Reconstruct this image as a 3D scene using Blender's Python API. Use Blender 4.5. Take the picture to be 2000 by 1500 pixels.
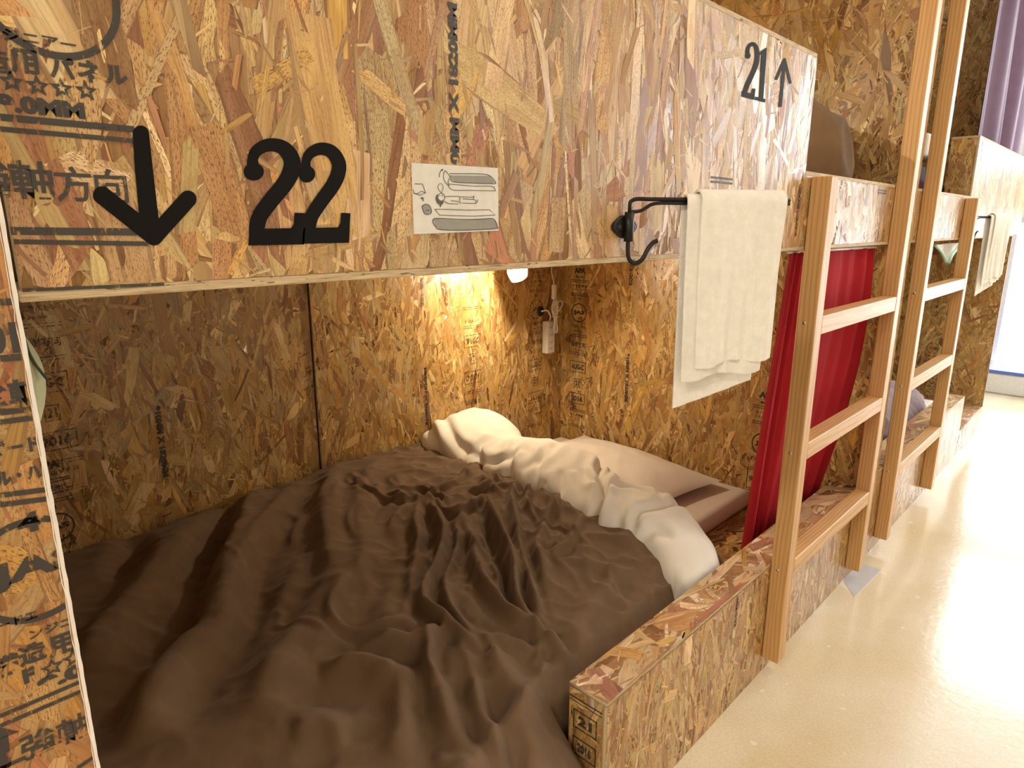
import bpy, bmesh, math, random
import numpy as np
from mathutils import Vector, Matrix, noise as mnoise

for o in list(bpy.data.objects):
    bpy.data.objects.remove(o)
sc = bpy.context.scene
col = sc.collection

# ------------------------------------------------------------------ camera
CAM = np.array([0.6, 0.0, 1.203])
FPX, YAW, PIT, ROL = 1282.013, 0.804174592, 0.238282792, 0.00213959872
_f = np.array([-math.cos(YAW) * math.cos(PIT), math.sin(YAW) * math.cos(PIT), -math.sin(PIT)])
_r = np.cross(_f, [0, 0, 1]); _r /= np.linalg.norm(_r)
_u = np.cross(_r, _f)
RIGHT = math.cos(ROL) * _r + math.sin(ROL) * _u
UP = -math.sin(ROL) * _r + math.cos(ROL) * _u
cd = bpy.data.cameras.new('camera')
cd.sensor_width = 36.0
cd.lens = 36.0 * FPX / 2000.0
cd.clip_start = 0.02
cam = bpy.data.objects.new('camera', cd)
col.objects.link(cam)
cam.matrix_world = Matrix(((RIGHT[0], UP[0], -_f[0], CAM[0]), (RIGHT[1], UP[1], -_f[1], CAM[1]),
                           (RIGHT[2], UP[2], -_f[2], CAM[2]), (0, 0, 0, 1)))
sc.camera = cam

# ------------------------------------------------------------------ world, exposure
wd = bpy.data.worlds.new('world'); sc.world = wd
wd.use_nodes = True
wd.node_tree.nodes['Background'].inputs[0].default_value = (0.86, 0.93, 1.0, 1)
wd.node_tree.nodes['Background'].inputs[1].default_value = 1.0
sc.view_settings.view_transform = 'Standard'
sc.view_settings.look = 'None'
sc.view_settings.exposure = 0.1
sc.view_settings.gamma = 1.0
sc.view_settings.use_curve_mapping = False

WINDOW_STRENGTH = 10.0     # daylight in the frosted panes of the far wall
FILL_WATTS = (50.0, 11.0, 10.0)   # watts of the added ceiling lamps, from behind the camera to the window
BED_LAMP = 16.0             # watts of the lower reading lamp


def area_light(name, loc, size, power, colr, rot=(0, 0, 0), sizey=None):
    l = bpy.data.lights.new(name, 'AREA')
    l.size = size
    if sizey:
        l.shape = 'RECTANGLE'; l.size_y = sizey
    l.energy = power; l.color = colr
    o = bpy.data.objects.new(name, l); col.objects.link(o)
    o.location = loc; o.rotation_euler = rot
    return o


# a pixel of the 2000 x 1500 photograph turned into the point of a plane of the place
def _ray(u, v):
    return RIGHT * (u - 1000) / FPX - UP * (v - 750) / FPX + _f


def on_x(u, v, x=0.0):
    d = _ray(u, v); return CAM + d * ((x - CAM[0]) / d[0])


def on_y(u, v, y):
    d = _ray(u, v); return CAM + d * ((y - CAM[1]) / d[1])


def on_z(u, v, z):
    d = _ray(u, v); return CAM + d * ((z - CAM[2]) / d[2])


# ------------------------------------------------------------------ materials
def new_mat(name):
    m = bpy.data.materials.new(name); m.use_nodes = True
    nt = m.node_tree
    return m, nt, nt.nodes['Principled BSDF']


def N(nt, typ, **kw):
    n = nt.nodes.new(typ)
    for k, v in kw.items():
        if k == 'inp':
            for i, x in v.items():
                n.inputs[i].default_value = x
        else:
            setattr(n, k, v)
    return n


def ramp(nt, stops, interp='LINEAR'):
    r = nt.nodes.new('ShaderNodeValToRGB')
    r.color_ramp.interpolation = interp
    els = r.color_ramp.elements
    while len(els) < len(stops):
        els.new(0.5)
    for e, (p, c) in zip(els, stops):
        e.position = p
        e.color = c if len(c) == 4 else (*c, 1)
    return r


def mapped(nt, src, scale, loc=(0, 0, 0)):
    mp = N(nt, 'ShaderNodeMapping')
    mp.inputs['Scale'].default_value = scale
    mp.inputs['Location'].default_value = loc
    nt.links.new(src, mp.inputs[0])
    return mp.outputs[0]


def noise_tex(nt, vec, scale=1.0, detail=2.0, rough=0.5, dist=0.0):
    n = N(nt, 'ShaderNodeTexNoise')
    n.inputs['Scale'].default_value = scale
    n.inputs['Detail'].default_value = detail
    n.inputs['Roughness'].default_value = rough
    n.inputs['Distortion'].default_value = dist
    nt.links.new(vec, n.inputs['Vector'])
    return n.outputs[0]


def mixc(nt, fac, a, b, mode='MIX'):
    m = N(nt, 'ShaderNodeMix', data_type='RGBA', blend_type=mode)
    for sock, val in ((m.inputs[0], fac), (m.inputs[6], a), (m.inputs[7], b)):
        if hasattr(val, 'is_output'):
            nt.links.new(val, sock)
        elif isinstance(val, (int, float)):
            sock.default_value = val
        else:
            sock.default_value = (*val[:3], 1)
    return m.outputs[2]


def math_n(nt, op, a, b=0.0, clamp=False):
    m = N(nt, 'ShaderNodeMath', operation=op, use_clamp=clamp)
    for i, val in enumerate((a, b)):
        if hasattr(val, 'is_output'):
            nt.links.new(val, m.inputs[i])
        else:
            m.inputs[i].default_value = val
    return m.outputs[0]


def bump(nt, height, strength, dist, normal=None):
    b = N(nt, 'ShaderNodeBump')
    b.inputs['Strength'].default_value = strength
    b.inputs['Distance'].default_value = dist
    nt.links.new(height, b.inputs['Height'])
    if normal is not None:
        nt.links.new(normal, b.inputs['Normal'])
    return b.outputs[0]


def osb_material(name, rough):
    m, nt, bs = new_mat(name)
    at = N(nt, 'ShaderNodeAttribute', attribute_name='strand')
    uv = N(nt, 'ShaderNodeUVMap', uv_map='grain')
    g1 = noise_tex(nt, mapped(nt, uv.outputs[0], (14, 420, 1)), 1.0, 3, 0.6)
    g2 = noise_tex(nt, mapped(nt, uv.outputs[0], (240, 950, 1)), 1.0, 2, 0.6)
    gr = ramp(nt, [(0.28, (0.62, 0.55, 0.48)), (0.5, (1, 1, 1)), (0.75, (1.12, 1.13, 1.14))])
    nt.links.new(g1, gr.inputs[0])
    c1 = mixc(nt, 1.0, at.outputs['Color'], gr.outputs[0], 'MULTIPLY')
    sp = ramp(nt, [(0.53, (0, 0, 0)), (0.62, (1, 1, 1))])
    nt.links.new(g2, sp.inputs[0])
    fac = math_n(nt, 'MULTIPLY', sp.outputs[0], at.outputs['Alpha'], True)
    st = noise_tex(nt, mapped(nt, uv.outputs[0], (9, 30, 1)), 1.0, 3, 0.6, 0.4)
    sr = ramp(nt, [(0.46, (1, 1, 1)), (0.62, (0.80, 0.70, 0.60))])
    nt.links.new(st, sr.inputs[0])
    c1 = mixc(nt, 1.0, c1, sr.outputs[0], 'MULTIPLY')
    c2 = mixc(nt, fac, c1, (0.20, 0.075, 0.030))
    eu = N(nt, 'ShaderNodeUVMap', uv_map='outline')
    es = N(nt, 'ShaderNodeSeparateXYZ'); nt.links.new(eu.outputs[0], es.inputs[0])
    dist = math_n(nt, 'SUBTRACT', math_n(nt, 'MULTIPLY', es.outputs[1], 0.5), math_n(nt, 'ABSOLUTE', es.outputs[0]))
    thr = math_n(nt, 'MINIMUM', math_n(nt, 'MULTIPLY', es.outputs[1], 0.10), 0.11)
    ln = math_n(nt, 'SUBTRACT', 1.0, math_n(nt, 'DIVIDE', dist, thr), True)
    ln = math_n(nt, 'MULTIPLY', ln, math_n(nt, 'MULTIPLY', st, 1.5), True)
    c2 = mixc(nt, math_n(nt, 'MULTIPLY', ln, 0.75), c2, (0.16, 0.070, 0.028))
    nt.links.new(c2, bs.inputs['Base Color'])
    rr = math_n(nt, 'ADD', math_n(nt, 'MULTIPLY', g1, 0.22), rough - 0.11)
    nt.links.new(rr, bs.inputs['Roughness'])
    tl = N(nt, 'ShaderNodeAttribute', attribute_name='tilt')
    ge = N(nt, 'ShaderNodeNewGeometry')
    va = N(nt, 'ShaderNodeVectorMath', operation='ADD')
    nt.links.new(ge.outputs['Normal'], va.inputs[0]); nt.links.new(tl.outputs['Vector'], va.inputs[1])
    vn = N(nt, 'ShaderNodeVectorMath', operation='NORMALIZE')
    nt.links.new(va.outputs[0], vn.inputs[0])
    nt.links.new(bump(nt, g1, 0.35, 0.0006, vn.outputs[0]), bs.inputs['Normal'])
    return m


def edge_material():
    m, nt, bs = new_mat('osb_cut_edge')
    tc = N(nt, 'ShaderNodeTexCoord')
    n1 = noise_tex(nt, mapped(nt, tc.outputs['Object'], (600, 22, 600)), 1.0, 4, 0.65)
    n2 = noise_tex(nt, mapped(nt, tc.outputs['Object'], (330, 60, 330)), 1.0, 2, 0.5)
    r = ramp(nt, [(0.30, (0.20, 0.11, 0.05)), (0.42, (0.45, 0.31, 0.16)), (0.55, (0.58, 0.43, 0.25)), (0.75, (0.70, 0.56, 0.37))])
    nt.links.new(n1, r.inputs[0])
    r2 = ramp(nt, [(0.29, (0.12, 0.06, 0.03)), (0.34, (1, 1, 1))])
    nt.links.new(n2, r2.inputs[0])
    nt.links.new(mixc(nt, 0.8, r.outputs[0], r2.outputs[0], 'MULTIPLY'), bs.inputs['Base Color'])
    bs.inputs['Roughness'].default_value = 0.7
    nt.links.new(bump(nt, n1, 0.5, 0.001), bs.inputs['Normal'])
    return m


def lumber_material(name, tint):
    m, nt, bs = new_mat(name)
    tc = N(nt, 'ShaderNodeTexCoord')
    oi = N(nt, 'ShaderNodeObjectInfo')
    add = N(nt, 'ShaderNodeVectorMath', operation='ADD')
    cx = N(nt, 'ShaderNodeCombineXYZ')
    nt.links.new(math_n(nt, 'MULTIPLY', oi.outputs['Random'], 40.0), cx.inputs[2])
    nt.links.new(math_n(nt, 'MULTIPLY', oi.outputs['Random'], 0.3), cx.inputs[0])
    nt.links.new(tc.outputs['Object'], add.inputs[0]); nt.links.new(cx.outputs[0], add.inputs[1])
    wob = noise_tex(nt, mapped(nt, add.outputs[0], (7, 7, 1.6)), 1.0, 2, 0.5)
    ringsrc = N(nt, 'ShaderNodeSeparateXYZ'); nt.links.new(add.outputs[0], ringsrc.inputs[0])
    ph = math_n(nt, 'ADD', math_n(nt, 'MULTIPLY', ringsrc.outputs[0], 620.0),
                math_n(nt, 'ADD', math_n(nt, 'MULTIPLY', ringsrc.outputs[1], 260.0), math_n(nt, 'MULTIPLY', wob, 26.0)))
    sn = math_n(nt, 'ADD', math_n(nt, 'MULTIPLY', math_n(nt, 'SINE', ph), 0.5), 0.5)
    fine = noise_tex(nt, mapped(nt, add.outputs[0], (500, 500, 9)), 1.0, 3, 0.6)
    a, b = tint
    r = ramp(nt, [(0.0, a), (0.55, a), (0.95, b)])
    nt.links.new(sn, r.inputs[0])
    fr = ramp(nt, [(0.3, (0.86, 0.84, 0.8)), (0.7, (1.06, 1.06, 1.06))])
    nt.links.new(fine, fr.inputs[0])
    nt.links.new(mixc(nt, 1.0, r.outputs[0], fr.outputs[0], 'MULTIPLY'), bs.inputs['Base Color'])
    bs.inputs['Roughness'].default_value = 0.5
    nt.links.new(bump(nt, fine, 0.15, 0.0005), bs.inputs['Normal'])
    return m


def cloth_material(name, c, rough=0.85, sheen=0.2, weave=2600.0, wstr=0.12, vary=0.12, mott=14.0):
    m, nt, bs = new_mat(name)
    tc = N(nt, 'ShaderNodeTexCoord')
    n1 = noise_tex(nt, mapped(nt, tc.outputs['Object'], (mott, mott, mott)), 1.0, 3, 0.6)
    lo = tuple(x * (1 - vary) for x in c); hi = tuple(min(1, x * (1 + vary)) for x in c)
    r = ramp(nt, [(0.3, lo), (0.7, hi)])
    nt.links.new(n1, r.inputs[0]); nt.links.new(r.outputs[0], bs.inputs['Base Color'])
    bs.inputs['Roughness'].default_value = rough
    bs.inputs['Sheen Weight'].default_value = sheen
    bs.inputs['Specular IOR Level'].default_value = 0.25
    n2 = noise_tex(nt, mapped(nt, tc.outputs['Object'], (weave, weave, weave)), 1.0, 1, 0.5)
    nt.links.new(bump(nt, n2, wstr, 0.001), bs.inputs['Normal'])
    return m


def plain(name, c, rough=0.5, metal=0.0, spec=0.5):
    m, nt, bs = new_mat(name)
    tc = N(nt, 'ShaderNodeTexCoord')
    n1 = noise_tex(nt, mapped(nt, tc.outputs['Object'], (60, 60, 60)), 1.0, 3, 0.6)
    r = ramp(nt, [(0.3, tuple(x * 0.94 for x in c)), (0.7, tuple(min(1, x * 1.05) for x in c))])
    nt.links.new(n1, r.inputs[0]); nt.links.new(r.outputs[0], bs.inputs['Base Color'])
    bs.inputs['Roughness'].default_value = rough
    bs.inputs['Metallic'].default_value = metal
    bs.inputs['Specular IOR Level'].default_value = spec
    return m


def glow(name, c, strength):
    m, nt, bs = new_mat(name)
    bs.inputs['Base Color'].default_value = (*c, 1)
    bs.inputs['Emission Color'].default_value = (*c, 1)
    bs.inputs['Emission Strength'].default_value = strength
    return m


def ink_material(name, c, wear, scale=170.0, edge=0.10, maxa=0.95):
    m, nt, bs = new_mat(name)
    bs.inputs['Base Color'].default_value = (*c, 1)
    bs.inputs['Roughness'].default_value = 0.55
    tc = N(nt, 'ShaderNodeTexCoord')
    n1 = noise_tex(nt, mapped(nt, tc.outputs['Object'], (scale, scale, scale * 0.35)), 1.0, 4, 0.7)
    r = ramp(nt, [(wear, (0, 0, 0)), (wear + edge, (maxa, maxa, maxa))])
    nt.links.new(n1, r.inputs[0])
    nt.links.new(r.outputs[0], bs.inputs['Alpha'])
    return m


M = {}
M['osb'] = osb_material('osb_varnished', 0.36)
M['osb_edge'] = edge_material()
M['lumber'] = lumber_material('pine_lumber', ((0.63, 0.37, 0.15), (0.53, 0.28, 0.095)))
M['brown'] = cloth_material('brown_cotton', (0.150, 0.090, 0.048), 0.85, 0.08)
M['mauve'] = cloth_material('mauve_brown_cotton', (0.22, 0.14, 0.14), 0.8, 0.3)
M['white'] = cloth_material('white_cotton', (0.80, 0.75, 0.67), 0.85, 0.15, vary=0.03)
M['pillow'] = cloth_material('grey_white_cotton', (0.70, 0.64, 0.58), 0.85, 0.15, vary=0.03)
M['towel'] = cloth_material('terry_cotton', (0.90, 0.86, 0.78), 0.95, 0.35, 620.0, 1.0, 0.05, 60.0)
M['red'] = cloth_material('red_curtain_cloth', (0.37, 0.010, 0.018), 0.9, 0.0, vary=0.08)
M['purple'] = cloth_material('purple_curtain_cloth', (0.10, 0.045, 0.075), 0.7, 0.0, vary=0.08)
M['olive'] = cloth_material('olive_canvas', (0.42, 0.43, 0.27), 0.85, 0.1, 900.0, 0.5)
M['iron'] = plain('black_iron', (0.025, 0.022, 0.02), 0.42, 0.6)
M['steel'] = plain('screw_steel', (0.45, 0.42, 0.38), 0.35, 1.0)
M['paper'] = plain('laminated_paper', (0.72, 0.68, 0.60), 0.35)
M['pencil'] = plain('grey_drawing_line', (0.10, 0.09, 0.08), 0.7)
M['greyfill'] = plain('grey_drawing_fill', (0.30, 0.28, 0.25), 0.7)
M['decal'] = plain('black_vinyl', (0.008, 0.007, 0.006), 0.6, 0.0, 0.08)
M['ink'] = ink_material('stamp_ink', (0.045, 0.038, 0.030), 0.34)
M['ink_faint'] = ink_material('faint_stamp_ink', (0.05, 0.035, 0.02), 0.40, 130.0, 0.16, 0.8)
M['plastic'] = plain('white_plastic', (0.75, 0.72, 0.66), 0.4)
M['dark'] = plain('black_plastic', (0.02, 0.02, 0.02), 0.5)
M['wallpaint'] = plain('white_wall_paint', (0.80, 0.79, 0.76), 0.7)
M['ceil'] = plain('white_ceiling_paint', (0.82, 0.81, 0.78), 0.8)
M['frame'] = plain('white_window_frame', (0.75, 0.76, 0.78), 0.4)
M['blue'] = plain('blue_plastic', (0.10, 0.16, 0.55), 0.4)
M['mint'] = plain('mint_trim', (0.42, 0.68, 0.52), 0.6)
M['pane'] = glow('frosted_daylight_pane', (0.90, 0.95, 1.0), WINDOW_STRENGTH)
M['bulb'] = glow('warm_lamp_dome', (1.0, 0.80, 0.52), 60.0)
M['fill_glow'] = glow('fill_lamp_diffuser', (1.0, 0.88, 0.72), 6.0)  # glowing cover of the added ceiling lamps
M['tape'] = plain('grey_floor_tape', (0.48, 0.48, 0.50), 0.3)


def floor_material():
    m, nt, bs = new_mat('cream_vinyl_floor')
    tc = N(nt, 'ShaderNodeTexCoord')
    n1 = noise_tex(nt, mapped(nt, tc.outputs['Object'], (2.2, 2.2, 2.2)), 1.0, 4, 0.6)
    n2 = noise_tex(nt, mapped(nt, tc.outputs['Object'], (160, 160, 160)), 1.0, 3, 0.6)
    r = ramp(nt, [(0.32, (0.65, 0.53, 0.33)), (0.52, (0.71, 0.61, 0.44)), (0.7, (0.75, 0.68, 0.53))])
    nt.links.new(n1, r.inputs[0])
    r2 = ramp(nt, [(0.3, (0.9, 0.9, 0.88)), (0.7, (1.06, 1.06, 1.06))])
    nt.links.new(n2, r2.inputs[0])
    c = mixc(nt, 1.0, r.outputs[0], r2.outputs[0], 'MULTIPLY')
    n4 = noise_tex(nt, mapped(nt, tc.outputs['Object'], (34, 34, 34), (3, 1, 0)), 1.0, 1, 0.4)
    r4 = ramp(nt, [(0.74, (0, 0, 0)), (0.78, (1, 1, 1))])
    nt.links.new(n4, r4.inputs[0])
    c = mixc(nt, math_n(nt, 'MULTIPLY', r4.outputs[0], 0.5), c, (0.85, 0.82, 0.76))
    nt.links.new(c, bs.inputs['Base Color'])
    bs.inputs['Roughness'].default_value = 0.16
    bs.inputs['Coat Weight'].default_value = 0.4
    bs.inputs['Coat Roughness'].default_value = 0.12
    n3 = noise_tex(nt, mapped(nt, tc.outputs['Object'], (55, 55, 55)), 1.0, 2, 0.5)
    nt.links.new(bump(nt, n3, 0.16, 0.003), bs.inputs['Normal'])
    return m


M['floor'] = floor_material()

# ------------------------------------------------------------------ object helpers
ORIGIN = {}


def empty(name, loc, label, cat, group=None):
    o = bpy.data.objects.new(name, None); col.objects.link(o)
    o.location = loc; o.empty_display_size = 0.05
    ORIGIN[o.name] = np.array(loc, float)
    tag(o, label, cat, group)
    return o


def tag(o, label=None, cat=None, group=None, kind=None):
    if label: o['label'] = label
    if cat: o['category'] = cat
    if group: o['group'] = group
    if kind: o['kind'] = kind
    return o


def put(name, me, mat, parent=None, label=None):
    """link a mesh given in world coordinates; its origin goes to its parent's origin, or to its own middle."""
    if mat is not None:
        me.materials.append(mat)
    o = bpy.data.objects.new(name, me); col.objects.link(o)
    if parent is not None:
        org = ORIGIN[parent.name]
        o.parent = parent
    else:
        n = len(me.vertices)
        co = np.empty(n * 3, np.float32); me.vertices.foreach_get('co', co)
        co = co.reshape(-1, 3)
        org = np.array([(co[:, 0].min() + co[:, 0].max()) / 2, (co[:, 1].min() + co[:, 1].max()) / 2, co[:, 2].min()])
        o.location = org
    me.transform(Matrix.Translation(Vector([-float(x) for x in org])))
    ORIGIN[o.name] = np.array(org, float)
    if label: o['label'] = label
    return o


def mesh(verts, faces, smooth=False):
    me = bpy.data.meshes.new('m')
    me.from_pydata([tuple(map(float, v)) for v in verts], [], [tuple(map(int, f)) for f in faces])
    if smooth:
        me.polygons.foreach_set('use_smooth', [True] * len(me.polygons))
    me.update()
    return me


def box_mesh(lo, hi, bev=0.0, seg=1):
    bm = bmesh.new()
    bmesh.ops.create_cube(bm, size=1.0)
    lo = np.array(lo, float); hi = np.array(hi, float)
    for v in bm.verts:
        v.co = Vector([(lo[i] + hi[i]) / 2 + v.co[i] * (hi[i] - lo[i]) for i in range(3)])
    if bev > 0:
        bmesh.ops.bevel(bm, geom=list(bm.edges), offset=bev, segments=seg, affect='EDGES', profile=0.5)
    me = bpy.data.meshes.new('m'); bm.to_mesh(me); bm.free()
    return me


def join_meshes(ms):
    bm = bmesh.new()
    for m in ms:
        bm.from_mesh(m); bpy.data.meshes.remove(m)
    me = bpy.data.meshes.new('m'); bm.to_mesh(me); bm.free()
    return me


def frame_of(d):
    d = d / np.linalg.norm(d)
    h = np.array([0, 0, 1.0]) if abs(d[2]) < 0.9 else np.array([1.0, 0, 0])
    a = np.cross(d, h); a /= np.linalg.norm(a)
    return a, np.cross(a, d)


def tube_mesh(pts, r, seg=10):
    pts = np.array(pts, float); n = len(pts)
    rs = np.full(n, r) if np.isscalar(r) else np.array(r)
    vs, fs = [], []
    a = None
    for i in range(n):
        d = pts[min(i + 1, n - 1)] - pts[max(i - 1, 0)]
        d /= np.linalg.norm(d) + 1e-12
        if a is None:
            a, b = frame_of(d)
        else:
            a = a - d * (a @ d); a /= np.linalg.norm(a); b = np.cross(a, d)
        for k in range(seg):
            t = 2 * math.pi * k / seg
            vs.append(pts[i] + rs[i] * (math.cos(t) * a + math.sin(t) * b))
    for i in range(n - 1):
        for k in range(seg):
            k2 = (k + 1) % seg
            fs.append((i * seg + k, (i + 1) * seg + k, (i + 1) * seg + k2, i * seg + k2))
    fs.append(tuple(range(seg))); fs.append(tuple(range((n - 1) * seg, n * seg))[::-1])
    return mesh(vs, fs, True)


def smooth_path(pts, n=8):
    pts = np.array(pts, float)
    P = np.vstack([2 * pts[0] - pts[1], pts, 2 * pts[-1] - pts[-2]])
    out = []
    for i in range(1, len(P) - 2):
        for k in range(n):
            t = k / n
            p0, p1, p2, p3 = P[i - 1], P[i], P[i + 1], P[i + 2]
            out.append(0.5 * ((2 * p1) + (-p0 + p2) * t + (2 * p0 - 5 * p1 + 4 * p2 - p3) * t ** 2 + (-p0 + 3 * p1 - 3 * p2 + p3) * t ** 3))
    out.append(pts[-1])
    return np.array(out)


def lathe_mesh(profile, center, axis, seg=24):
    axis = np.array(axis, float) / np.linalg.norm(axis)
    a, b = frame_of(axis); c = np.array(center, float)
    vs, fs = [], []
    for (r, h) in profile:
        for k in range(seg):
            t = 2 * math.pi * k / seg
            vs.append(c + axis * h + max(r, 1e-5) * (math.cos(t) * a + math.sin(t) * b))
    for i in range(len(profile) - 1):
        for k in range(seg):
            k2 = (k + 1) % seg
            fs.append((i * seg + k, i * seg + k2, (i + 1) * seg + k2, (i + 1) * seg + k))
    return mesh(vs, fs, True)


def grid_mesh(P, smooth=True, flip=False):
    """P: array (n, m, 3)"""
    n, m = P.shape[:2]
    idx = np.arange(n * m).reshape(n, m)
    q = np.stack([idx[:-1, :-1], idx[1:, :-1], idx[1:, 1:], idx[:-1, 1:]], -1).reshape(-1, 4)
    if flip: q = q[:, ::-1]
    return fast_mesh(P.reshape(-1, 3), q, smooth)


def fast_mesh(V, F, smooth=True):
    me = bpy.data.meshes.new('m')
    k = F.shape[1]
    me.vertices.add(len(V)); me.vertices.foreach_set('co', np.asarray(V, np.float32).ravel())
    me.loops.add(F.size); me.loops.foreach_set('vertex_index', np.ascontiguousarray(F, np.int32).ravel())
    me.polygons.add(len(F))
    me.polygons.foreach_set('loop_start', np.arange(0, F.size, k, dtype=np.int32))
    me.polygons.foreach_set('use_smooth', np.full(len(F), smooth, dtype=bool))
    me.update(calc_edges=True)
    return me


# ------------------------------------------------------------------ oriented strand board
PAL_OUT = [((0.57, 0.36, 0.140), 6), ((0.63, 0.425, 0.185), 4), ((0.71, 0.52, 0.27), 2.2), ((0.49, 0.27, 0.100), 3.2),
           ((0.41, 0.19, 0.090), 2.2), ((0.52, 0.37, 0.17), 1.8), ((0.29, 0.13, 0.05), 0.8), ((0.59, 0.35, 0.095), 2.0)]
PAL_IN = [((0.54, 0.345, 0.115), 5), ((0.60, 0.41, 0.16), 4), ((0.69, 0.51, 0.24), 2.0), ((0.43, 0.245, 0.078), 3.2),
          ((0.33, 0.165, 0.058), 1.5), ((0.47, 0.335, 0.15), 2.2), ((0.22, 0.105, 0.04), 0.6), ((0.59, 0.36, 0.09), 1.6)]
PAL_CAP = [((0.62, 0.42, 0.22), 4), ((0.70, 0.52, 0.31), 4), ((0.76, 0.61, 0.42), 2), ((0.50, 0.27, 0.13), 2.4), ((0.43, 0.20, 0.13), 1.6),
           ((0.60, 0.36, 0.13), 2)]


def osb_panel(name, parent, p0, U, V, w, h, thick=0.009, seed=1, pal=PAL_IN, fs=1.0, sigma=20.0, wild=0.14, grain='v', cover=3.2,
              speck=0.6, label=None, chips=1.0):
    """a board whose front face carries its own pressed wood strands as thin raised leaves; p0 = lower left corner of the front face."""
    rng = np.random.default_rng(seed)
    p0 = np.array(p0, float); U = np.array(U, float); V = np.array(V, float); Nn = np.cross(U, V)
    area = w * h
    nb = int(cover * area / (0.075 * 0.0125 * fs * fs * 1.1)); ns = int(chips * 0.75 * area / (0.022 * 0.0032))
    nb = min(nb, 9000); ns = min(ns, 9000)
    n = nb + ns
    big = np.concatenate([np.ones(nb, bool), np.zeros(ns, bool)])
    L = np.where(big, np.clip(rng.lognormal(math.log(0.075 * fs), 0.45, n), 0.02, 0.19 * fs), rng.uniform(0.008, 0.04, n))
    W = np.where(big, np.clip(rng.lognormal(math.log(0.0125 * fs), 0.55, n), 0.003, 0.042 * fs), rng.uniform(0.0010, 0.0055, n))
    W = np.minimum(W, L * 0.55)
    ang = rng.normal(0, math.radians(sigma), n)
    wl = rng.random(n) < np.where(big, wild, 0.5)
    ang = np.where(wl, rng.uniform(-1.45, 1.45, n), ang)
    if grain == 'v': ang = ang + math.pi / 2
    cx = rng.uniform(-0.03, w + 0.03, n); cy = rng.uniform(-0.03, h + 0.03, n)
    key = rng.random(n) + np.where(big, 0.0, rng.choice([-0.4, 0.25], n))
    rank = np.argsort(np.argsort(key)) / n
    s = np.array([-0.5, -0.48, -0.16, 0.18, 0.5, 0.48, 0.16, -0.18])
    t = np.array([-0.5, 0.5, 0.5, 0.5, 0.5, -0.5, -0.5, -0.5])
    S = np.tile(s, (n, 1)) * L[:, None]; T = np.tile(t, (n, 1)) * W[:, None]
    sk = rng.normal(0, 0.55, (n, 2)) * np.minimum(W, 0.016)[:, None]
    S[:, 0] += sk[:, 0]; S[:, 1] -= sk[:, 0]; S[:, 4] += sk[:, 1]; S[:, 5] -= sk[:, 1]
    T += rng.normal(0, 0.10, (n, 8)) * W[:, None]
    tap = np.where(rng.random((n, 2)) < 0.25, rng.uniform(0.3, 0.8, (n, 2)), rng.uniform(0.8, 1.05, (n, 2)))
    T[:, [0, 1]] *= tap[:, :1]; T[:, [4, 5]] *= tap[:, 1:]
    bend = rng.normal(0, 0.5, n)
    T += (bend / 1.0)[:, None] * (S ** 2) * 1.0
    ca, sa = np.cos(ang)[:, None], np.sin(ang)[:, None]
    X = np.clip(cx[:, None] + S * ca - T * sa, 0, w); Y = np.clip(cy[:, None] + S * sa + T * ca, 0, h)
    Z = (0.00003 + rank * 0.00050)[:, None] + rng.normal(0, 0.00003, (n, 8)); Z = np.maximum(Z, 0.00001)
    P = p0 + X[..., None] * U + Y[..., None] * V + Z[..., None] * Nn
    ok = (X.max(1) - X.min(1) > 1e-4) & (Y.max(1) - Y.min(1) > 1e-4)
    S, T, P, W = S[ok], T[ok], P[ok], W[ok]; big = big[ok]; n = len(S)
    cols = np.array([c for c, _ in pal]); wt = np.array([x for _, x in pal]); wt = wt / wt.sum()
    C = cols[rng.choice(len(cols), n, p=wt)] * rng.lognormal(0, 0.14, n)[:, None] * rng.normal(1, 0.03, (n, 3))
    C = np.where(big[:, None], C, C * rng.uniform(0.75, 1.15, n)[:, None])
    A = np.clip(rng.beta(1.2, 1.8, n) * speck * 1.6, 0, 1) * np.where(big, 1, 0.4)
    tilt = rng.normal(0, 1, (n, 2)) * 0.050
    # the slab behind the strands
    sl = np.array([[0, 0, 0], [w, 0, 0], [w, h, 0], [0, h, 0], [0, 0, -thick], [w, 0, -thick], [w, h, -thick], [0, h, -thick]], float)
    SV = p0 + sl[:, :1] * U + sl[:, 1:2] * V + sl[:, 2:] * Nn
    sf = [(0, 1, 2, 3), (4, 7, 6, 5), (0, 4, 5, 1), (1, 5, 6, 2), (2, 6, 7, 3), (3, 7, 4, 0)]
    nv = 8 + n * 8
    me = bpy.data.meshes.new('m')
    me.vertices.add(nv); me.vertices.foreach_set('co', np.vstack([SV, P.reshape(-1, 3)]).astype(np.float32).ravel())
    loops = np.concatenate([np.array(sf, np.int32).ravel(), np.arange(8, nv, dtype=np.int32).reshape(-1, 8)[:, ::-1].ravel()])
    me.loops.add(len(loops)); me.loops.foreach_set('vertex_index', loops)
    me.polygons.add(6 + n)
    ls = np.concatenate([np.arange(0, 24, 4), 24 + np.arange(n) * 8]).astype(np.int32)
    me.polygons.foreach_set('loop_start', ls)
    me.polygons.foreach_set('material_index', np.concatenate([[0, 0, 1, 1, 1, 1], np.zeros(n)]).astype(np.int32))
    me.update(calc_edges=True)
    a = me.attributes.new('strand', 'FLOAT_COLOR', 'POINT')
    colr = np.ones((nv, 4), np.float32); colr[:8, :3] = np.array(pal[3][0]) * 0.8; colr[:8, 3] = 0.3
    colr[8:, :3] = np.repeat(C, 8, 0); colr[8:, 3] = np.repeat(A, 8)
    a.data.foreach_set('color', colr.ravel())
    b = me.attributes.new('tilt', 'FLOAT_VECTOR', 'POINT')
    tv = np.zeros((nv, 3), np.float32)
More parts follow.
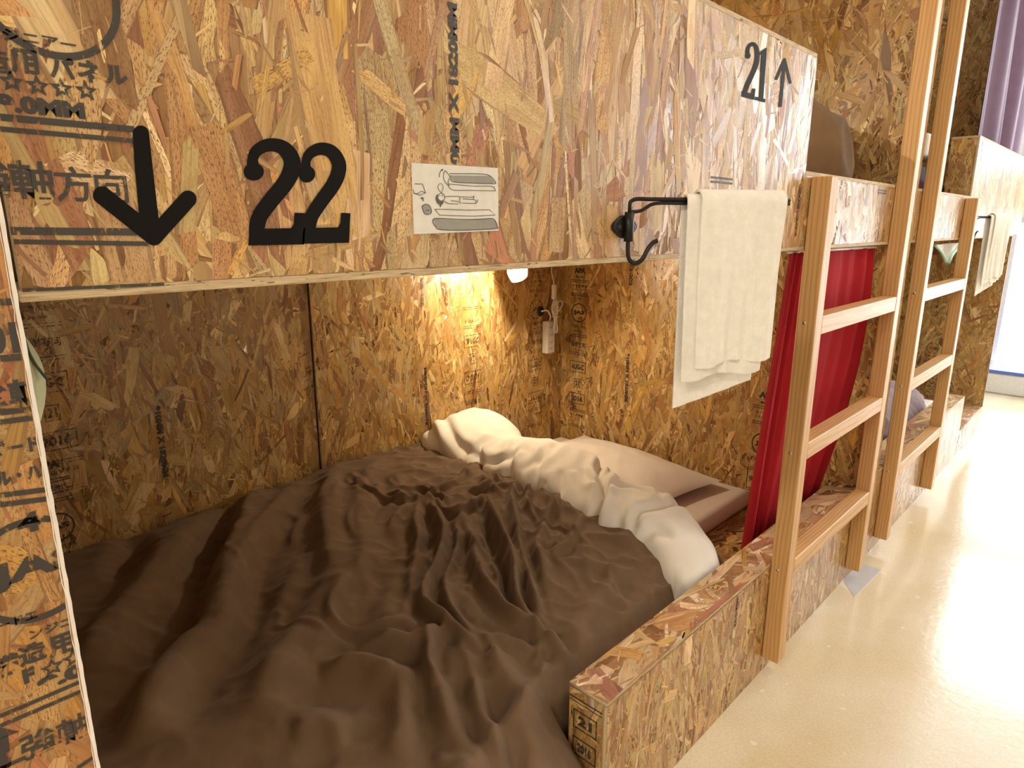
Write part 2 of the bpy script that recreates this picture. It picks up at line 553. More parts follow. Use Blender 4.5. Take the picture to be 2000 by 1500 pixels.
    tv[8:] = np.repeat(tilt[:, :1] * U + tilt[:, 1:] * V, 8, 0)
    b.data.foreach_set('vector', tv.ravel())
    uvl = me.uv_layers.new(name='grain')
    off = rng.uniform(0, 50, (n, 2))
    uvv = np.zeros((nv, 2), np.float32)
    uvv[:8] = sl[:, [1, 0]]
    uvv[8:, 0] = (S + off[:, :1]).ravel(); uvv[8:, 1] = (T + off[:, 1:]).ravel()
    uvl.data.foreach_set('uv', uvv[loops].ravel())
    ue = me.uv_layers.new(name='outline')
    uve = np.full((nv, 2), 0.0, np.float32); uve[:8, 1] = 1.0
    uve[8:, 0] = T.ravel() * 100; uve[8:, 1] = np.repeat(W, 8) * 100
    ue.data.foreach_set('uv', uve[loops].ravel())
    me.materials.append(M['osb']); me.materials.append(M['osb_edge'])
    return put(name, me, None, parent, label)


# ------------------------------------------------------------------ flat print: lettering, bars, rings, stars
class Ink:
    def __init__(self):
        self.v, self.f = [], []

    def poly(self, pts):
        b = len(self.v); self.v += [(float(x), float(y)) for x, y in pts]; self.f.append(tuple(range(b, b + len(pts))))

    def bar(self, x0, y0, x1, y1):
        self.poly([(x0, y0), (x1, y0), (x1, y1), (x0, y1)])

    def stroke(self, pts, w, closed=False, cap=False):
        pts = np.array(pts, float); n = len(pts)
        ws = np.full(n, w) if np.isscalar(w) else np.array(w, float)
        L, R_ = [], []
        for i in range(n):
            if closed: d = pts[(i + 1) % n] - pts[i - 1]
            else: d = pts[min(i + 1, n - 1)] - pts[max(i - 1, 0)]
            d /= np.linalg.norm(d) + 1e-12
            nn = np.array([-d[1], d[0]])
            L.append(pts[i] + nn * ws[i] / 2); R_.append(pts[i] - nn * ws[i] / 2)
        for i in range(n if closed else n - 1):
            j = (i + 1) % n
            self.poly([L[i], R_[i], R_[j], L[j]])
        if cap:
            self.disc(pts[0][0], pts[0][1], ws[0] / 2); self.disc(pts[-1][0], pts[-1][1], ws[-1] / 2)

    def disc(self, x, y, r, n=20, ry=None):
        ry = ry or r
        self.poly([(x + r * math.cos(2 * math.pi * k / n), y + ry * math.sin(2 * math.pi * k / n)) for k in range(n)])

    def ring(self, x, y, r, w, n=44):
        self.stroke([(x + r * math.cos(2 * math.pi * k / n), y + r * math.sin(2 * math.pi * k / n)) for k in range(n)], w, True)

    def frame(self, cx, cy, w, h, t):
        self.bar(cx - w / 2, cy - h / 2, cx + w / 2, cy - h / 2 + t); self.bar(cx - w / 2, cy + h / 2 - t, cx + w / 2, cy + h / 2)
        self.bar(cx - w / 2, cy - h / 2, cx - w / 2 + t, cy + h / 2); self.bar(cx + w / 2 - t, cy - h / 2, cx + w / 2, cy + h / 2)

    def star(self, cx, cy, r, hollow=0.42):
        o = [(cx + (r if k % 2 == 0 else r * 0.45) * math.sin(math.pi * k / 5), cy + (r if k % 2 == 0 else r * 0.45) * math.cos(math.pi * k / 5)) for k in range(10)]
        i = [(cx + (x - cx) * hollow, cy + (y - cy) * hollow) for x, y in o]
        for k in range(10):
            j = (k + 1) % 10
            self.poly([o[k], i[k], i[j], o[j]])

    def text(self, s, cx, cy, h, rot=0.0, bold=0.03, sx=1.0, width=None, flip=False):
        cu = bpy.data.curves.new('t', 'FONT'); cu.body = s; cu.size = 1.0; cu.offset = bold; cu.resolution_u = 3
        ob = bpy.data.objects.new('t', cu); col.objects.link(ob)
        dg = bpy.context.evaluated_depsgraph_get()
        me = bpy.data.meshes.new_from_object(ob.evaluated_get(dg))
        if len(me.vertices):
            co = np.array([v.co[:2] for v in me.vertices])
            lo, hi = co.min(0), co.max(0)
            co = (co - (lo + hi) / 2)
            k = h / max(hi[1] - lo[1], 1e-6)
            kx = (width / max(hi[0] - lo[0], 1e-6)) if width else k * sx
            co = co * np.array([kx, k])
            if flip: co = -co
            c, q = math.cos(rot), math.sin(rot)
            b = len(self.v)
            self.v += [(cx + x * c - y * q, cy + x * q + y * c) for x, y in co]
            self.f += [tuple(b + i for i in p.vertices) for p in me.polygons]
        bpy.data.objects.remove(ob); bpy.data.curves.remove(cu); bpy.data.meshes.remove(me)

    def build(self, name, parent, mat, p0, U, V, off=0.0011, label=None, umax=None):
        p0 = np.array(p0, float); U = np.array(U, float); V = np.array(V, float); Nn = np.cross(U, V)
        vs = [p0 + U * x + V * y + Nn * off for x, y in self.v]
        me = mesh(vs, self.f)
        # every face looks out of the board
        bm = bmesh.new(); bm.from_mesh(me)
        if umax is not None:
            bmesh.ops.bisect_plane(bm, geom=list(bm.verts) + list(bm.edges) + list(bm.faces), plane_co=Vector(p0 + U * umax), plane_no=Vector(U), clear_outer=True)
        for f in bm.faces:
            f.normal_update()
            if f.normal.dot(Vector(Nn)) < 0: f.normal_flip()
        bm.to_mesh(me); bm.free()
        return put(name, me, mat, parent, label)


EX, EY, EZ = np.array([1.0, 0, 0]), np.array([0, 1.0, 0]), np.array([0, 0, 1.0])

# ------------------------------------------------------------------ the room
FAR, NEAR, RIGHTW, CEIL = 6.4, -2.6, 2.15, 2.95
tag(put('floor', box_mesh((-1.45, NEAR, -0.05), (RIGHTW, FAR, 0)), M['floor']), 'glossy cream vinyl floor of the aisle', kind='structure')
tag(put('ceiling', box_mesh((-1.45, NEAR, CEIL), (RIGHTW, FAR, CEIL + 0.05)), M['ceil']), 'white ceiling', kind='structure')
tag(put('wall_right', box_mesh((RIGHTW, NEAR, 0), (RIGHTW + 0.05, FAR, CEIL)), M['wallpaint']), 'white wall across the aisle', kind='structure')
tag(put('wall_left', box_mesh((-1.45, NEAR, 0), (-1.40, FAR, CEIL)), M['wallpaint']), 'white wall behind the bunks', kind='structure')
tag(put('wall_near', box_mesh((-1.45, NEAR - 0.05, 0), (RIGHTW, NEAR, CEIL)), M['wallpaint']), 'white wall behind the camera', kind='structure')
# far wall with an upper and a lower row of frosted windows
WX0, WX1 = -0.25, 2.0
wf = [box_mesh((-1.45, FAR, 0), (WX0, FAR + 0.06, CEIL)), box_mesh((WX1, FAR, 0), (RIGHTW, FAR + 0.06, CEIL)),
      box_mesh((WX0, FAR, 0), (WX1, FAR + 0.06, 0.10)), box_mesh((WX0, FAR, 1.25), (WX1, FAR + 0.06, 1.62)),
      box_mesh((WX0, FAR, 2.80), (WX1, FAR + 0.06, CEIL))]
tag(put('wall_far', join_meshes(wf), M['wallpaint']), 'white wall with windows at the end of the aisle', kind='structure')


def window(name, z0, z1, label):
    e = bpy.data.objects.new(name, None); col.objects.link(e)
    e.location = ((WX0 + WX1) / 2, FAR, z0); ORIGIN[e.name] = np.array(e.location)
    tag(e, label, kind='structure')
    n = 3; wv = (WX1 - WX0) / n
    for k in range(n):
        a = WX0 + k * wv
        put('pane', box_mesh((a + 0.03, FAR + 0.025, z0 + 0.03), (a + wv - 0.03, FAR + 0.031, z1 - 0.03)), M['pane'], e)
    for k in range(n + 1):
        a = min(max(WX0 + k * wv, WX0 + 0.03), WX1 - 0.03)
        put('window_frame', box_mesh((a - 0.03, FAR + 0.005, z0), (a + 0.03, FAR + 0.05, z1), 0.003), M['frame'], e)
    for z in (z0, z1 - 0.03):
        put('window_rail', box_mesh((WX0, FAR + 0.008, z), (WX1, FAR + 0.048, z + 0.03), 0.003), M['frame'], e)
    return e


window('window_1', 0.10, 1.25, 'low frosted window at the end of the aisle')
window('window_2', 1.62, 2.80, 'high frosted window at the end of the aisle')

# unseen round ceiling lamps, added to brighten the aisle and the bunk fronts
for i, (x, y) in enumerate(((0.6, -1.9), (1.25, 1.9), (1.35, 4.1))):
    t = empty('fill_lamp', (x, y, CEIL), 'added round fill lamp over the aisle, number %s from the window' % ('three', 'two', 'one')[i], 'lamp', 'added fill lamps over the aisle')
    put('base', lathe_mesh([(0, 0), (0.24, 0), (0.24, 0.03), (0.23, 0.035)], (x, y, CEIL), (0, 0, -1), 32), M['frame'], t)
    put('diffuser', lathe_mesh([(0.23, 0.03), (0.225, 0.06), (0.17, 0.085), (0.08, 0.095), (0, 0.097)], (x, y, CEIL), (0, 0, -1), 32), M['fill_glow'], t)
    lt = area_light('fill_light', (x, y, CEIL - 0.11), 0.42, FILL_WATTS[i], (1.0, 0.90, 0.76))

# ------------------------------------------------------------------ the bunks
DECK, RAIL, SLAB0, SLAB1, LOW, HIGH = 0.15, 0.333, 1.146, 1.155, 1.322, 1.564
BACK = -1.33


def edge_strip(name, parent, lo, hi):
    return put(name, box_mesh(lo, hi, 0.0008), M['osb_edge'], parent)


def bunk(loc, label, y0, y1, gb, sb, rl, seed):
    """gb: y range of the tall guard board, sb: of the low step board, rl: of the base rail"""
    e = empty('bunk_bed', loc, label, 'bunk bed', 'OSB bunk beds along the aisle')
    r = {}
    r['guard'] = osb_panel('guard_board', e, (0, gb[0], SLAB1), EY, EZ, gb[1] - gb[0], HIGH - 0.009 - SLAB1, seed=seed + 1, pal=PAL_OUT, fs=1.45, sigma=13, wild=0.09, cover=3.8, speck=1.4, chips=0.5)
    # the guard board is a shallow box with a lid
    lidlo, lidhi = (-0.10, gb[0], HIGH - 0.009), (0.0, gb[1], HIGH)
    edge_strip('board_lid', e, lidlo, lidhi)
    near_end = gb[0] > sb[0]
    if near_end:
        osb_panel('board_end', e, (-0.10, gb[0], SLAB1), EX, EZ, 0.091, HIGH - 0.009 - SLAB1, seed=seed + 2, pal=PAL_IN)
    else:
        osb_panel('board_end', e, (-0.009, gb[1], SLAB1), -EX, EZ, 0.091, HIGH - 0.009 - SLAB1, seed=seed + 2, pal=PAL_IN, cover=1.5)
    osb_panel('board_back', e, (-0.10, gb[1], SLAB1), -EY, EZ, gb[1] - gb[0], HIGH - 0.009 - SLAB1, seed=seed + 3, cover=1.0, chips=0.2)
    r['step'] = osb_panel('step_board', e, (0, sb[0], SLAB1), EY, EZ, sb[1] - sb[0], LOW - 0.009 - SLAB1, seed=seed + 4, pal=PAL_OUT, fs=1.2, sigma=16, speck=0.8)
    edge_strip('board_lid', e, (-0.03, sb[0], LOW - 0.009), (0.0, sb[1], LOW))
    # upper deck: its cut edge shows as the pale strip under the boards
    edge_strip('upper_deck', e, (BACK + 0.0, y0, SLAB0), (0.0, y1, SLAB1))
    # base rail: a box with a lid
    r['rail'] = osb_panel('base_rail', e, (0, rl[0], 0), EY, EZ, rl[1] - rl[0], RAIL - 0.009, seed=seed + 5, pal=PAL_OUT, fs=1.0, sigma=16, speck=0.9)
    r['raillid'] = osb_panel('rail_lid', e, (0.0, rl[0] - 0.001, RAIL), EY, -EX, rl[1] - rl[0] + 0.001, 0.09, seed=seed + 6, pal=PAL_CAP, fs=1.7, sigma=28, grain='u', wild=0.25, speck=0.5, chips=0.35, cover=3.6)
    if rl[0] > y0 + 0.1:
        r['railend'] = osb_panel('rail_end', e, (-0.09, rl[0], DECK - 0.1), EX, EZ, 0.081, RAIL - 0.009 - DECK + 0.1, seed=seed + 7, pal=PAL_IN, fs=0.8)
    if rl[1] < y1 - 0.1:
        osb_panel('rail_end', e, (-0.009, rl[1], DECK), -EX, EZ, 0.081, RAIL - 0.009 - DECK, seed=seed + 7, pal=PAL_IN, cover=1.5)
    osb_panel('rail_back', e, (-0.09, rl[1], DECK), -EY, EZ, rl[1] - rl[0], RAIL - 0.009 - DECK, seed=seed + 8, cover=1.5, chips=0.3)
    # lower deck and its front in the entry gap
    g = (y0, rl[0]) if rl[0] > y0 + 0.1 else (rl[1], y1)
    osb_panel('lower_deck', e, (-0.095, y0, DECK), EY, -EX, y1 - y0, -BACK - 0.1, seed=seed + 9, cover=1.5, chips=0.3, grain='u')
    osb_panel('entry_step', e, (0, g[0], DECK), EY, -EX, g[1] - g[0], 0.094, seed=seed + 10, pal=PAL_CAP, grain='u', sigma=28)
    osb_panel('entry_front', e, (0, g[0], 0), EY, EZ, g[1] - g[0], DECK - 0.009, seed=seed + 11, pal=PAL_OUT)
    return e, r


U1 = (0.098, 2.33); U2 = (2.55, 4.68)
b1, r1 = bunk((-0.65, 1.2, 0), 'near strand-board bunk bed marked 22 below and 21 above', U1[0], U1[1], (0.10, 1.575), (1.576, 2.33), (0.882, 2.33), 100)
b2, r2 = bunk((-0.65, 3.6, 0), 'far strand-board bunk bed past the second ladder, nearest the window', U2[0], U2[1], (3.392, 4.90), (2.55, 3.391), (2.55, 4.05), 200)

# back and end walls of the sleeping compartments
SEAM = 1.063
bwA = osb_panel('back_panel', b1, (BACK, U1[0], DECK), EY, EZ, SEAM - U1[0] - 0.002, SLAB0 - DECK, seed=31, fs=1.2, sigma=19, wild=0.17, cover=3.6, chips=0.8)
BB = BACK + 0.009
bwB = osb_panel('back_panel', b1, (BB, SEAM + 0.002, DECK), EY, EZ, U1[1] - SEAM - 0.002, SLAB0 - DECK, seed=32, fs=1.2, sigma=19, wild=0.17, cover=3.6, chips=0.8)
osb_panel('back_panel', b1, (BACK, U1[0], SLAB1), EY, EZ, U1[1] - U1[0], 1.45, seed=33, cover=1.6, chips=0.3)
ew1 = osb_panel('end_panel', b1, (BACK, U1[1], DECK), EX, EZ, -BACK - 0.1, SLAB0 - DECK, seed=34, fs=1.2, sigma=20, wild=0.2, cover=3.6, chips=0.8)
osb_panel('end_panel', b1, (-0.1, U1[1], RAIL), EX, EZ, 0.091, SLAB0 - RAIL, seed=340, fs=0.95, sigma=24, wild=0.22, cover=3.4)
ew1u = osb_panel('end_panel', b1, (BACK, U1[1], SLAB1), EX, EZ, -BACK - 0.1, 1.45, seed=35, fs=1.35, sigma=24, wild=0.25, cover=3.4)
osb_panel('end_panel', b1, (-0.1, U1[1], LOW), EX, EZ, 0.091, SLAB1 + 1.45 - LOW, seed=350, fs=1.05, sigma=24, wild=0.25, cover=3.4)
osb_panel('foot_panel', b1, (-0.01, U1[0], DECK), -EX, EZ, -BACK - 0.01, SLAB0 - DECK, seed=36, cover=1.5, chips=0.3)
osb_panel('foot_panel', b1, (-0.1, U1[0], SLAB1), -EX, EZ, -BACK - 0.1, 1.45, seed=37, cover=1.2, chips=0.2)
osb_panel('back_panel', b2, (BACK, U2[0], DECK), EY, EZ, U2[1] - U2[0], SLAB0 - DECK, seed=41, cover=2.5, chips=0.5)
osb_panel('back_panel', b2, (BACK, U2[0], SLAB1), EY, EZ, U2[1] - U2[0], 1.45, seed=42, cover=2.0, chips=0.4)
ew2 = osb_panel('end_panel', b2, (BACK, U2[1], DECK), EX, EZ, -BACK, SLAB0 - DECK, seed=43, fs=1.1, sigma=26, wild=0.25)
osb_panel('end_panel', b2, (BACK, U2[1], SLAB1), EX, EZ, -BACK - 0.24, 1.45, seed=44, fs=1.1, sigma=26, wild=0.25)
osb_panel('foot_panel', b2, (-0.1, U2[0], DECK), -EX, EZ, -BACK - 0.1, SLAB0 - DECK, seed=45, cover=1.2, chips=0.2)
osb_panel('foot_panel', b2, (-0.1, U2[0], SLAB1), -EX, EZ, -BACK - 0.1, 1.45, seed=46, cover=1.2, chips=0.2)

# the boarded posts between the compartments, floor to top
pt = empty('partition_post', (-0.05, 2.44, 0), 'narrow strand-board partition front between the two ladders', 'partition', 'boarded partition fronts')
osb_panel('front_panel', pt, (0, 2.3305, 0), EY, EZ, 0.2185, 2.605, seed=51, pal=PAL_OUT, fs=1.0, sigma=14, speck=0.8)
pl = empty('partition_post', (-0.05, -0.1, 0), 'strand-board partition front with a large ringed stamp, left of the opening', 'partition', 'boarded partition fronts')
PE = 0.0955
PAL_RED = [(tuple(np.array(c) * np.array([0.86, 0.76, 0.66])), w_) for c, w_ in PAL_OUT]
lpan = osb_panel('front_panel', pl, (0.009, PE - 0.62, 0), EY, EZ, 0.62 - 0.003, 2.605, thick=0.009, seed=52, pal=PAL_RED, fs=1.2, sigma=22, wild=0.2, cover=3.4, speck=1.0)
# splintered raw arris along the panel's edge, its highlight put into the pale colour
rng = np.random.default_rng(5)
nz = 260; av, af = [], []
for i in range(nz + 1):
    z = 2.605 * i / nz
    j = rng.normal(0, 0.00035, 2)
    av += [(0.0098, PE - 0.0042 + j[0], z), (0.0072, PE + 0.0002 + j[1] * 0.5, z), (0.0, PE + 0.0002, z)]
for i in range(nz):
    a = i * 3
    af += [(a, a + 1, a + 4, a + 3), (a + 1, a + 2, a + 5, a + 4)]
put('edge_arris', mesh(av, af), plain('raw_splinter_highlight', (0.83, 0.74, 0.62), 0.8), pl, 'raw splintered edge with its highlight painted pale')

# ------------------------------------------------------------------ prints on the boards
# near guard board: stamps at its left end
k = Ink()
def fz(u, v): return on_x(u, v, 0.0)[1:]
def tput(s, u, v, h, **kw):
    y, z = fz(u, v); k.text(s, y, z, h, **kw)
y, z = fz(92, -22); k.ring(y, z, 0.044, 0.0052)
tput('ジニアー', 78, 78, 0.0078, bold=0.03, width=0.044)
tput('造', -10, 118, 0.0165, bold=0.02); tput('用', 47, 121, 0.0168, bold=0.04); tput('パ', 120, 133, 0.0150, bold=0.04)
tput('ネ', 174, 140, 0.0155, bold=0.04); tput('ル', 226, 147, 0.0140, bold=0.05)
for u, v in ((22, 160), (73, 168), (120, 173), (168, 178)):
    y, z = fz(u, v); k.star(y, z, 0.0078, 0.4)
tput('9.0MM', 82, 209, 0.0125, bold=0.06, width=0.054)
for (a, b, t) in (((0, 229), (262, 253), 0.0048), ((0, 252), (258, 275), 0.0036), ((20, 451), (268, 453), 0.0056), ((26, 472), (288, 476), 0.0036), ((43, 567), (320, 555), 0.0026)):
    pa, pb = fz(*a), fz(*b)
    k.stroke([pa, pb], t)
tput('強', -24, 345, 0.027, bold=0.02); tput('軸', 62, 352, 0.027, bold=0.02); tput('方', 143, 360, 0.026, bold=0.015); tput('向', 217, 364, 0.026, bold=0.015)
k.build('ink_stamp', r1['guard'], M['ink'], (0, 0, 0), EY, EZ, 0.0009, 'dark ink mill stamp with Japanese lettering')
k = Ink()
pa, pb = fz(886, 36), fz(886, 338)
k.text('910MM X 1820MM', (pa[0] + pb[0]) / 2 - 0.0, (pa[1] + pb[1]) / 2, 0.0145, rot=math.pi / 2, bold=0.06, width=pa[1] - pb[1] + 0.03)
k.build('ink_stamp', r1['guard'], M['ink'], (0, 0, 0), EY, EZ, 0.0009, 'upright dark size print')
k = Ink()
pa = fz(1406, 348)
for dz in (0, -0.0075):
    k = Ink(); k.bar(pa[0] - 0.035, pa[1] + dz - 0.002, pa[0] + 0.05, pa[1] + dz + 0.002)
    k.build('ink_bar', r1['guard'], M['ink'], (0, 0, 0), EY, EZ, 0.0009)
k = Ink()
pa, pb = fz(1566, 352), fz(1556, 476)
k.text('203-202', pa[0] - 0.006, (pa[1] + pb[1]) / 2 , 0.012, rot=-math.pi / 2, bold=0.05, width=0.11)
k.build('ink_stamp', r1['guard'], M['ink'], (0, 0, 0), EY, EZ, 0.0009, 'upright dark code print')
k = Ink()
pa = fz(1722, 372)
for dz in (0, -0.0075):
    k = Ink(); k.bar(pa[0] - 0.035, pa[1] + dz - 0.002, pa[0] + 0.045, pa[1] + dz + 0.002)
    k.build('ink_bar', r1['step'], M['ink'], (0, 0, 0), EY, EZ, 0.0009)


# vinyl figures, drawn in photo pixels and laid onto the board's plane
def decal(name, parent, ink, label):
    vs = [on_x(x, y, 0.0010) for x, y in ink.v]
    for fi, f_ in enumerate(ink.f):
        for vi in f_: vs[vi] = vs[vi] + EX * (4e-6 * fi)
    me = mesh(vs, ink.f)
    bm = bmesh.new(); bm.from_mesh(me)
    for f in bm.faces:
        f.normal_update()
        if f.normal.x < 0: f.normal_flip()
    bm.to_mesh(me); bm.free()
    return put(name, me, M['decal'], parent, label)


def two(ox, oy, sx, sy):
    """a fat slab figure two, drawn in the frame of the close crop of the right-hand one"""
    t = Ink()
    cl = smooth_path([(398, 560), (390, 470), (420, 402), (500, 362), (590, 385), (645, 470), (640, 560), (595, 655), (515, 765), (440, 880), (418, 960), (415, 1010)], 6)
    w = np.interp(np.linspace(0, 1, len(cl)), [0, 0.1, 0.25, 0.42, 0.55, 0.75, 0.9, 1], [84, 70, 94, 108, 116, 112, 104, 100])
    t.stroke(cl, w)
    t.disc(396, 560, 66)
    t.poly([(366, 1012), (372, 982), (640, 976), (658, 945), (664, 862), (737, 866), (726, 1096), (360, 1104)])
    t.v = [(ox + x * sx, oy + y * sy) for x, y in t.v]
    return t


decal('number_two_decal', r1['guard'], two(500, 200, 0.25, 0.25), 'black slab figure two, right of the pair')
decal('number_two_decal', r1['guard'], two(377.5, 186.9, 0.298, 0.265), 'black slab figure two, left of the pair')
k = Ink()
k.stroke([(275, 261), (281, 330), (293, 445)], [32, 35, 38], cap=True)
k.stroke([(199, 381), (301, 462)], 35, cap=True); k.stroke([(367, 389), (301, 462)], 34, cap=True)
k.poly([(268, 440), (330, 440), (318, 470), (301, 479), (285, 471)])
decal('down_arrow_decal', r1['guard'], k, 'black rounded arrow pointing down')
k = Ink()
T7 = lambda x, y: (1400 + 0.3 * x, 0.3 * y)
cl = smooth_path([(203, 362), (200, 330), (212, 297), (237, 287), (258, 312), (263, 370), (254, 425), (228, 490), (200, 550), (182, 600)], 5)
k.stroke([T7(*p) for p in cl], np.interp(np.linspace(0, 1, len(cl)), [0, .2, .4, .6, 1], [30, 24, 28, 33, 30]) * 0.3)
c = T7(202, 362); k.disc(c[0], c[1], 18 * 0.3, ry=21 * 0.3)
k.poly([T7(*p) for p in ((164, 592), (222, 608), (232, 575), (252, 578), (244, 650), (160, 628))])
k.poly([T7(*p) for p in ((287, 332), (326, 308), (303, 640), (316, 644), (314, 668), (248, 650), (250, 628), (274, 634), (291, 352), (280, 362), (276, 344))])
decal('number_decal', r1['guard'], k, 'black condensed number twenty-one')
k = Ink()
k.stroke([T7(442, 398), T7(414, 688)], 21 * 0.3, cap=True)
k.stroke([T7(388, 512), T7(441, 388)], 20 * 0.3, cap=True); k.stroke([T7(477, 536), T7(441, 388)], 20 * 0.3, cap=True)
decal('up_arrow_decal', r1['guard'], k, 'thin black arrow pointing up')

# left partition front: the big mill stamp
k = Ink()
def lz(u, v): return on_x(u, v, 0.009)[1:]
def lput(s, u, v, h, **kw):
    y, z = lz(u, v); k.text(s, y, z, h, **kw)
y, z = lz(68, 1112); k.ring(y, z, 0.041, 0.0052)
k.text('JAS', y + 0.001, z + 0.001, 0.024, bold=0.05, width=0.062)
lput('4 6', 85, 1012, 0.017, bold=0.06, width=0.034)
lput('ンジニ', 100, 1225, 0.008, bold=0.03, width=0.030); lput('ボードエ', 20, 1215, 0.008, bold=0.03, width=0.034)
lput('構', 10, 1300, 0.018, bold=0.04); lput('造', 63, 1275, 0.018, bold=0.04); lput('用', 120, 1258, 0.019, bold=0.04)
for u, v in ((102, 1303), (143, 1284)):
    y, z = lz(u, v); k.star(y, z, 0.0085, 0.5)
lput('F', 56, 1318, 0.013, bold=0.06); lput('9.0', 120, 1322, 0.013, bold=0.07, width=0.033)
for a, b in (((0, 1398), (165, 1327)), ((0, 1417), (168, 1345)), ((150, 1500), (185, 1476)), ((0, 1500), (50, 1478))):
    k.stroke([lz(*a), lz(*b)], 0.0035)
lput('強', 75, 1450, 0.024, bold=0.02); lput('軸', 143, 1422, 0.024, bold=0.02)
k.stroke([lz(10, 1500), lz(3, 1440)], 0.008); pa = lz(0, 1440); k.poly([(pa[0] - 0.01, pa[1]), (pa[0] + 0.012, pa[1] - 0.002), (pa[0] - 0.002, pa[1] + 0.012)])
k.build('ink_stamp', lpan, M['ink'], (0.009, 0, 0), EY, EZ, 0.0009, 'dark ink mill stamp with a ringed mark', umax=PE - 0.0045)
k = Ink()
lput('ーボード', 10, 876, 0.012, bold=0.05, width=0.044); lput('ール・ハウA', 48, 925, 0.012, bold=0.06, width=0.054)
for a, b in (((0, 806), (75, 797)), ((0, 824), (75, 814)), ((0, 967), (95, 955)), ((0, 985), (90, 974))):
    k.stroke([lz(*a), lz(*b)], 0.0042)
lput('強軸', 15, 772, 0.022, bold=0.03); 
for a, b in (((0, 700), (42, 697)), ((0, 590), (38, 588))): k.stroke([lz(*a), lz(*b)], 0.005)
lput('2016', 8, 660, 0.024, bold=0.06, width=0.05)
k.build('ink_stamp', lpan, M['ink'], (0.009, 0, 0), EY, EZ, 0.0009, 'dark ink lettering and bars', umax=PE - 0.0045)


def column(parent, p0, U, V, mat, s=1.0, part=('top', 'mid', 'low'), flip=False, label='mill stamp column in dark ink'):
    """the mill's stamp column; p0 is the middle of the ring, s scales it, lengths in metres"""
    k = Ink(); g = -1 if flip else 1
    t = lambda st, y, h, w, b=0.05, x=0: k.text(st, x * g * s, y * g * s, h * s, bold=b, width=w * s, flip=flip)
    def bars(y):
        for d in (0.004, -0.004): k.bar(-0.05 * s, (y + d) * g * s - 0.0014 * s, 0.05 * s, (y + d) * g * s + 0.0014 * s)
    if 'top' in part:
        t('APA', 0.188, 0.024, 0.062, 0.07); t('MILL 445', 0.160, 0.010, 0.046, 0.04); bars(0.141)
        t('カナダ通信', 0.120, 0.013, 0.080, 0.03); t('オイル・ハウス', 0.104, 0.009, 0.080, 0.03); bars(0.081); t('N', 0.062, 0.012, 0.012, 0.06)
    if 'mid' in part:
        k.ring(0, 0, 0.041 * s, 0.005 * s); t('JAS', 0, 0.022, 0.06, 0.06)
        t('構造用パネル', -0.062, 0.015, 0.084, 0.03); t('F☆☆☆☆', -0.084, 0.011, 0.05, 0.04); bars(-0.104)
        t('強軸方向', -0.145, 0.026, 0.085, 0.02); bars(-0.187)
        k.bar(-0.05 * s, min(-0.187, -0.104) * g * s if not flip else 0.104 * s, -0.047 * s, -0.104 * g * s if not flip else 0.187 * s)
    if 'low' in part:
        k.frame(0, -0.248 * g * s, 0.092 * s, 0.052 * s, 0.003 * s); t('AUG-C', -0.248, 0.026, 0.072, 0.05)
        k.frame(0, -0.325 * g * s, 0.034 * s, 0.042 * s, 0.003 * s); t('21', -0.325, 0.026, 0.022, 0.05)
        k.frame(0, -0.398 * g * s, 0.092 * s, 0.050 * s, 0.003 * s); t('2016', -0.398, 0.026, 0.066, 0.05)
        bars(-0.455); t('カナダ通信', -0.478, 0.013, 0.08, 0.03); bars(-0.53)
    return k.build('ink_stamp', parent, mat, p0, U, V, 0.0009, label)


P = on_y(1131, 611, U1[1]); column(ew1, (P[0], U1[1], P[2]), EX, EZ, M['ink'])
P = on_x(1047, 604, BB); column(bwB, (BB, P[1], P[2]), EY, EZ, M['ink_faint'])
P = on_x(925, 850, BB); column(bwB, (BB, P[1], P[2]), EY, EZ, M['ink_faint'], part=('mid', 'low'), flip=True)
P = on_y(1490, 868, U1[1]); column(ew1, (P[0], U1[1], P[2]), EX, EZ, M['ink'])
P = on_x(112, 1030, BACK); column(bwA, (BACK, P[1], P[2]), EY, EZ, M['ink'], s=0.9, part=('top', 'mid'))
P = on_x(80, 680, BACK); column(bwA, (BACK, P[1], P[2] + 0.16), EY, EZ, M['ink_faint'], part=('mid', 'low'))


def size_print(parent, a, b, U, V, mat, down, h=0.012):
    """upright print between two world points"""
    k = Ink(); a = np.array(a); b = np.array(b); mid = (a + b) / 2
    k.text('910MM X 1820MM', 0, 0, h, rot=-math.pi / 2 if down else math.pi / 2, bold=0.06, width=abs(a[2] - b[2]))
    k.build('ink_stamp', parent, mat, mid, U, V, 0.0009, 'upright dark size print')


size_print(bwA, on_x(308, 792, BACK), on_x(322, 932, BACK), EY, EZ, M['ink'], True, 0.018)
size_print(bwB, on_x(829, 718, BB), on_x(835, 830, BB), EY, EZ, M['ink'], False, 0.014)
size_print(bwB, on_x(823, 542, BB), on_x(825, 606, BB), EY, EZ, M['ink_faint'], False, 0.013)
size_print(ew1, on_y(1228, 690, U1[1]), on_y(1222, 784, U1[1]), EX, EZ, M['ink'], True, 0.018)
k = Ink(); P = on_y(1233, 532, U1[1]); k.text('203-202', 0, 0, 0.018, rot=-math.pi / 2, bold=0.05, width=0.11); k.build('ink_stamp', ew1, M['ink'], P, EX, EZ, 0.0009)
k = Ink(); P = on_x(1438, 1195, 0.0); k.text('203-202', 0, 0, 0.012, rot=-math.pi / 2, bold=0.05, width=0.085); k.build('ink_stamp', r1['rail'], M['ink'], P, EY, EZ, 0.0009)
k = Ink()
for i, s_ in enumerate(('21', '2016', 'AUG-C')):
    zz = 0.27 - i * 0.062 - 0.012
    k.frame(0, zz, 0.058, 0.042, 0.003); k.text(s_, 0, zz, 0.022, bold=0.05, width=0.034)
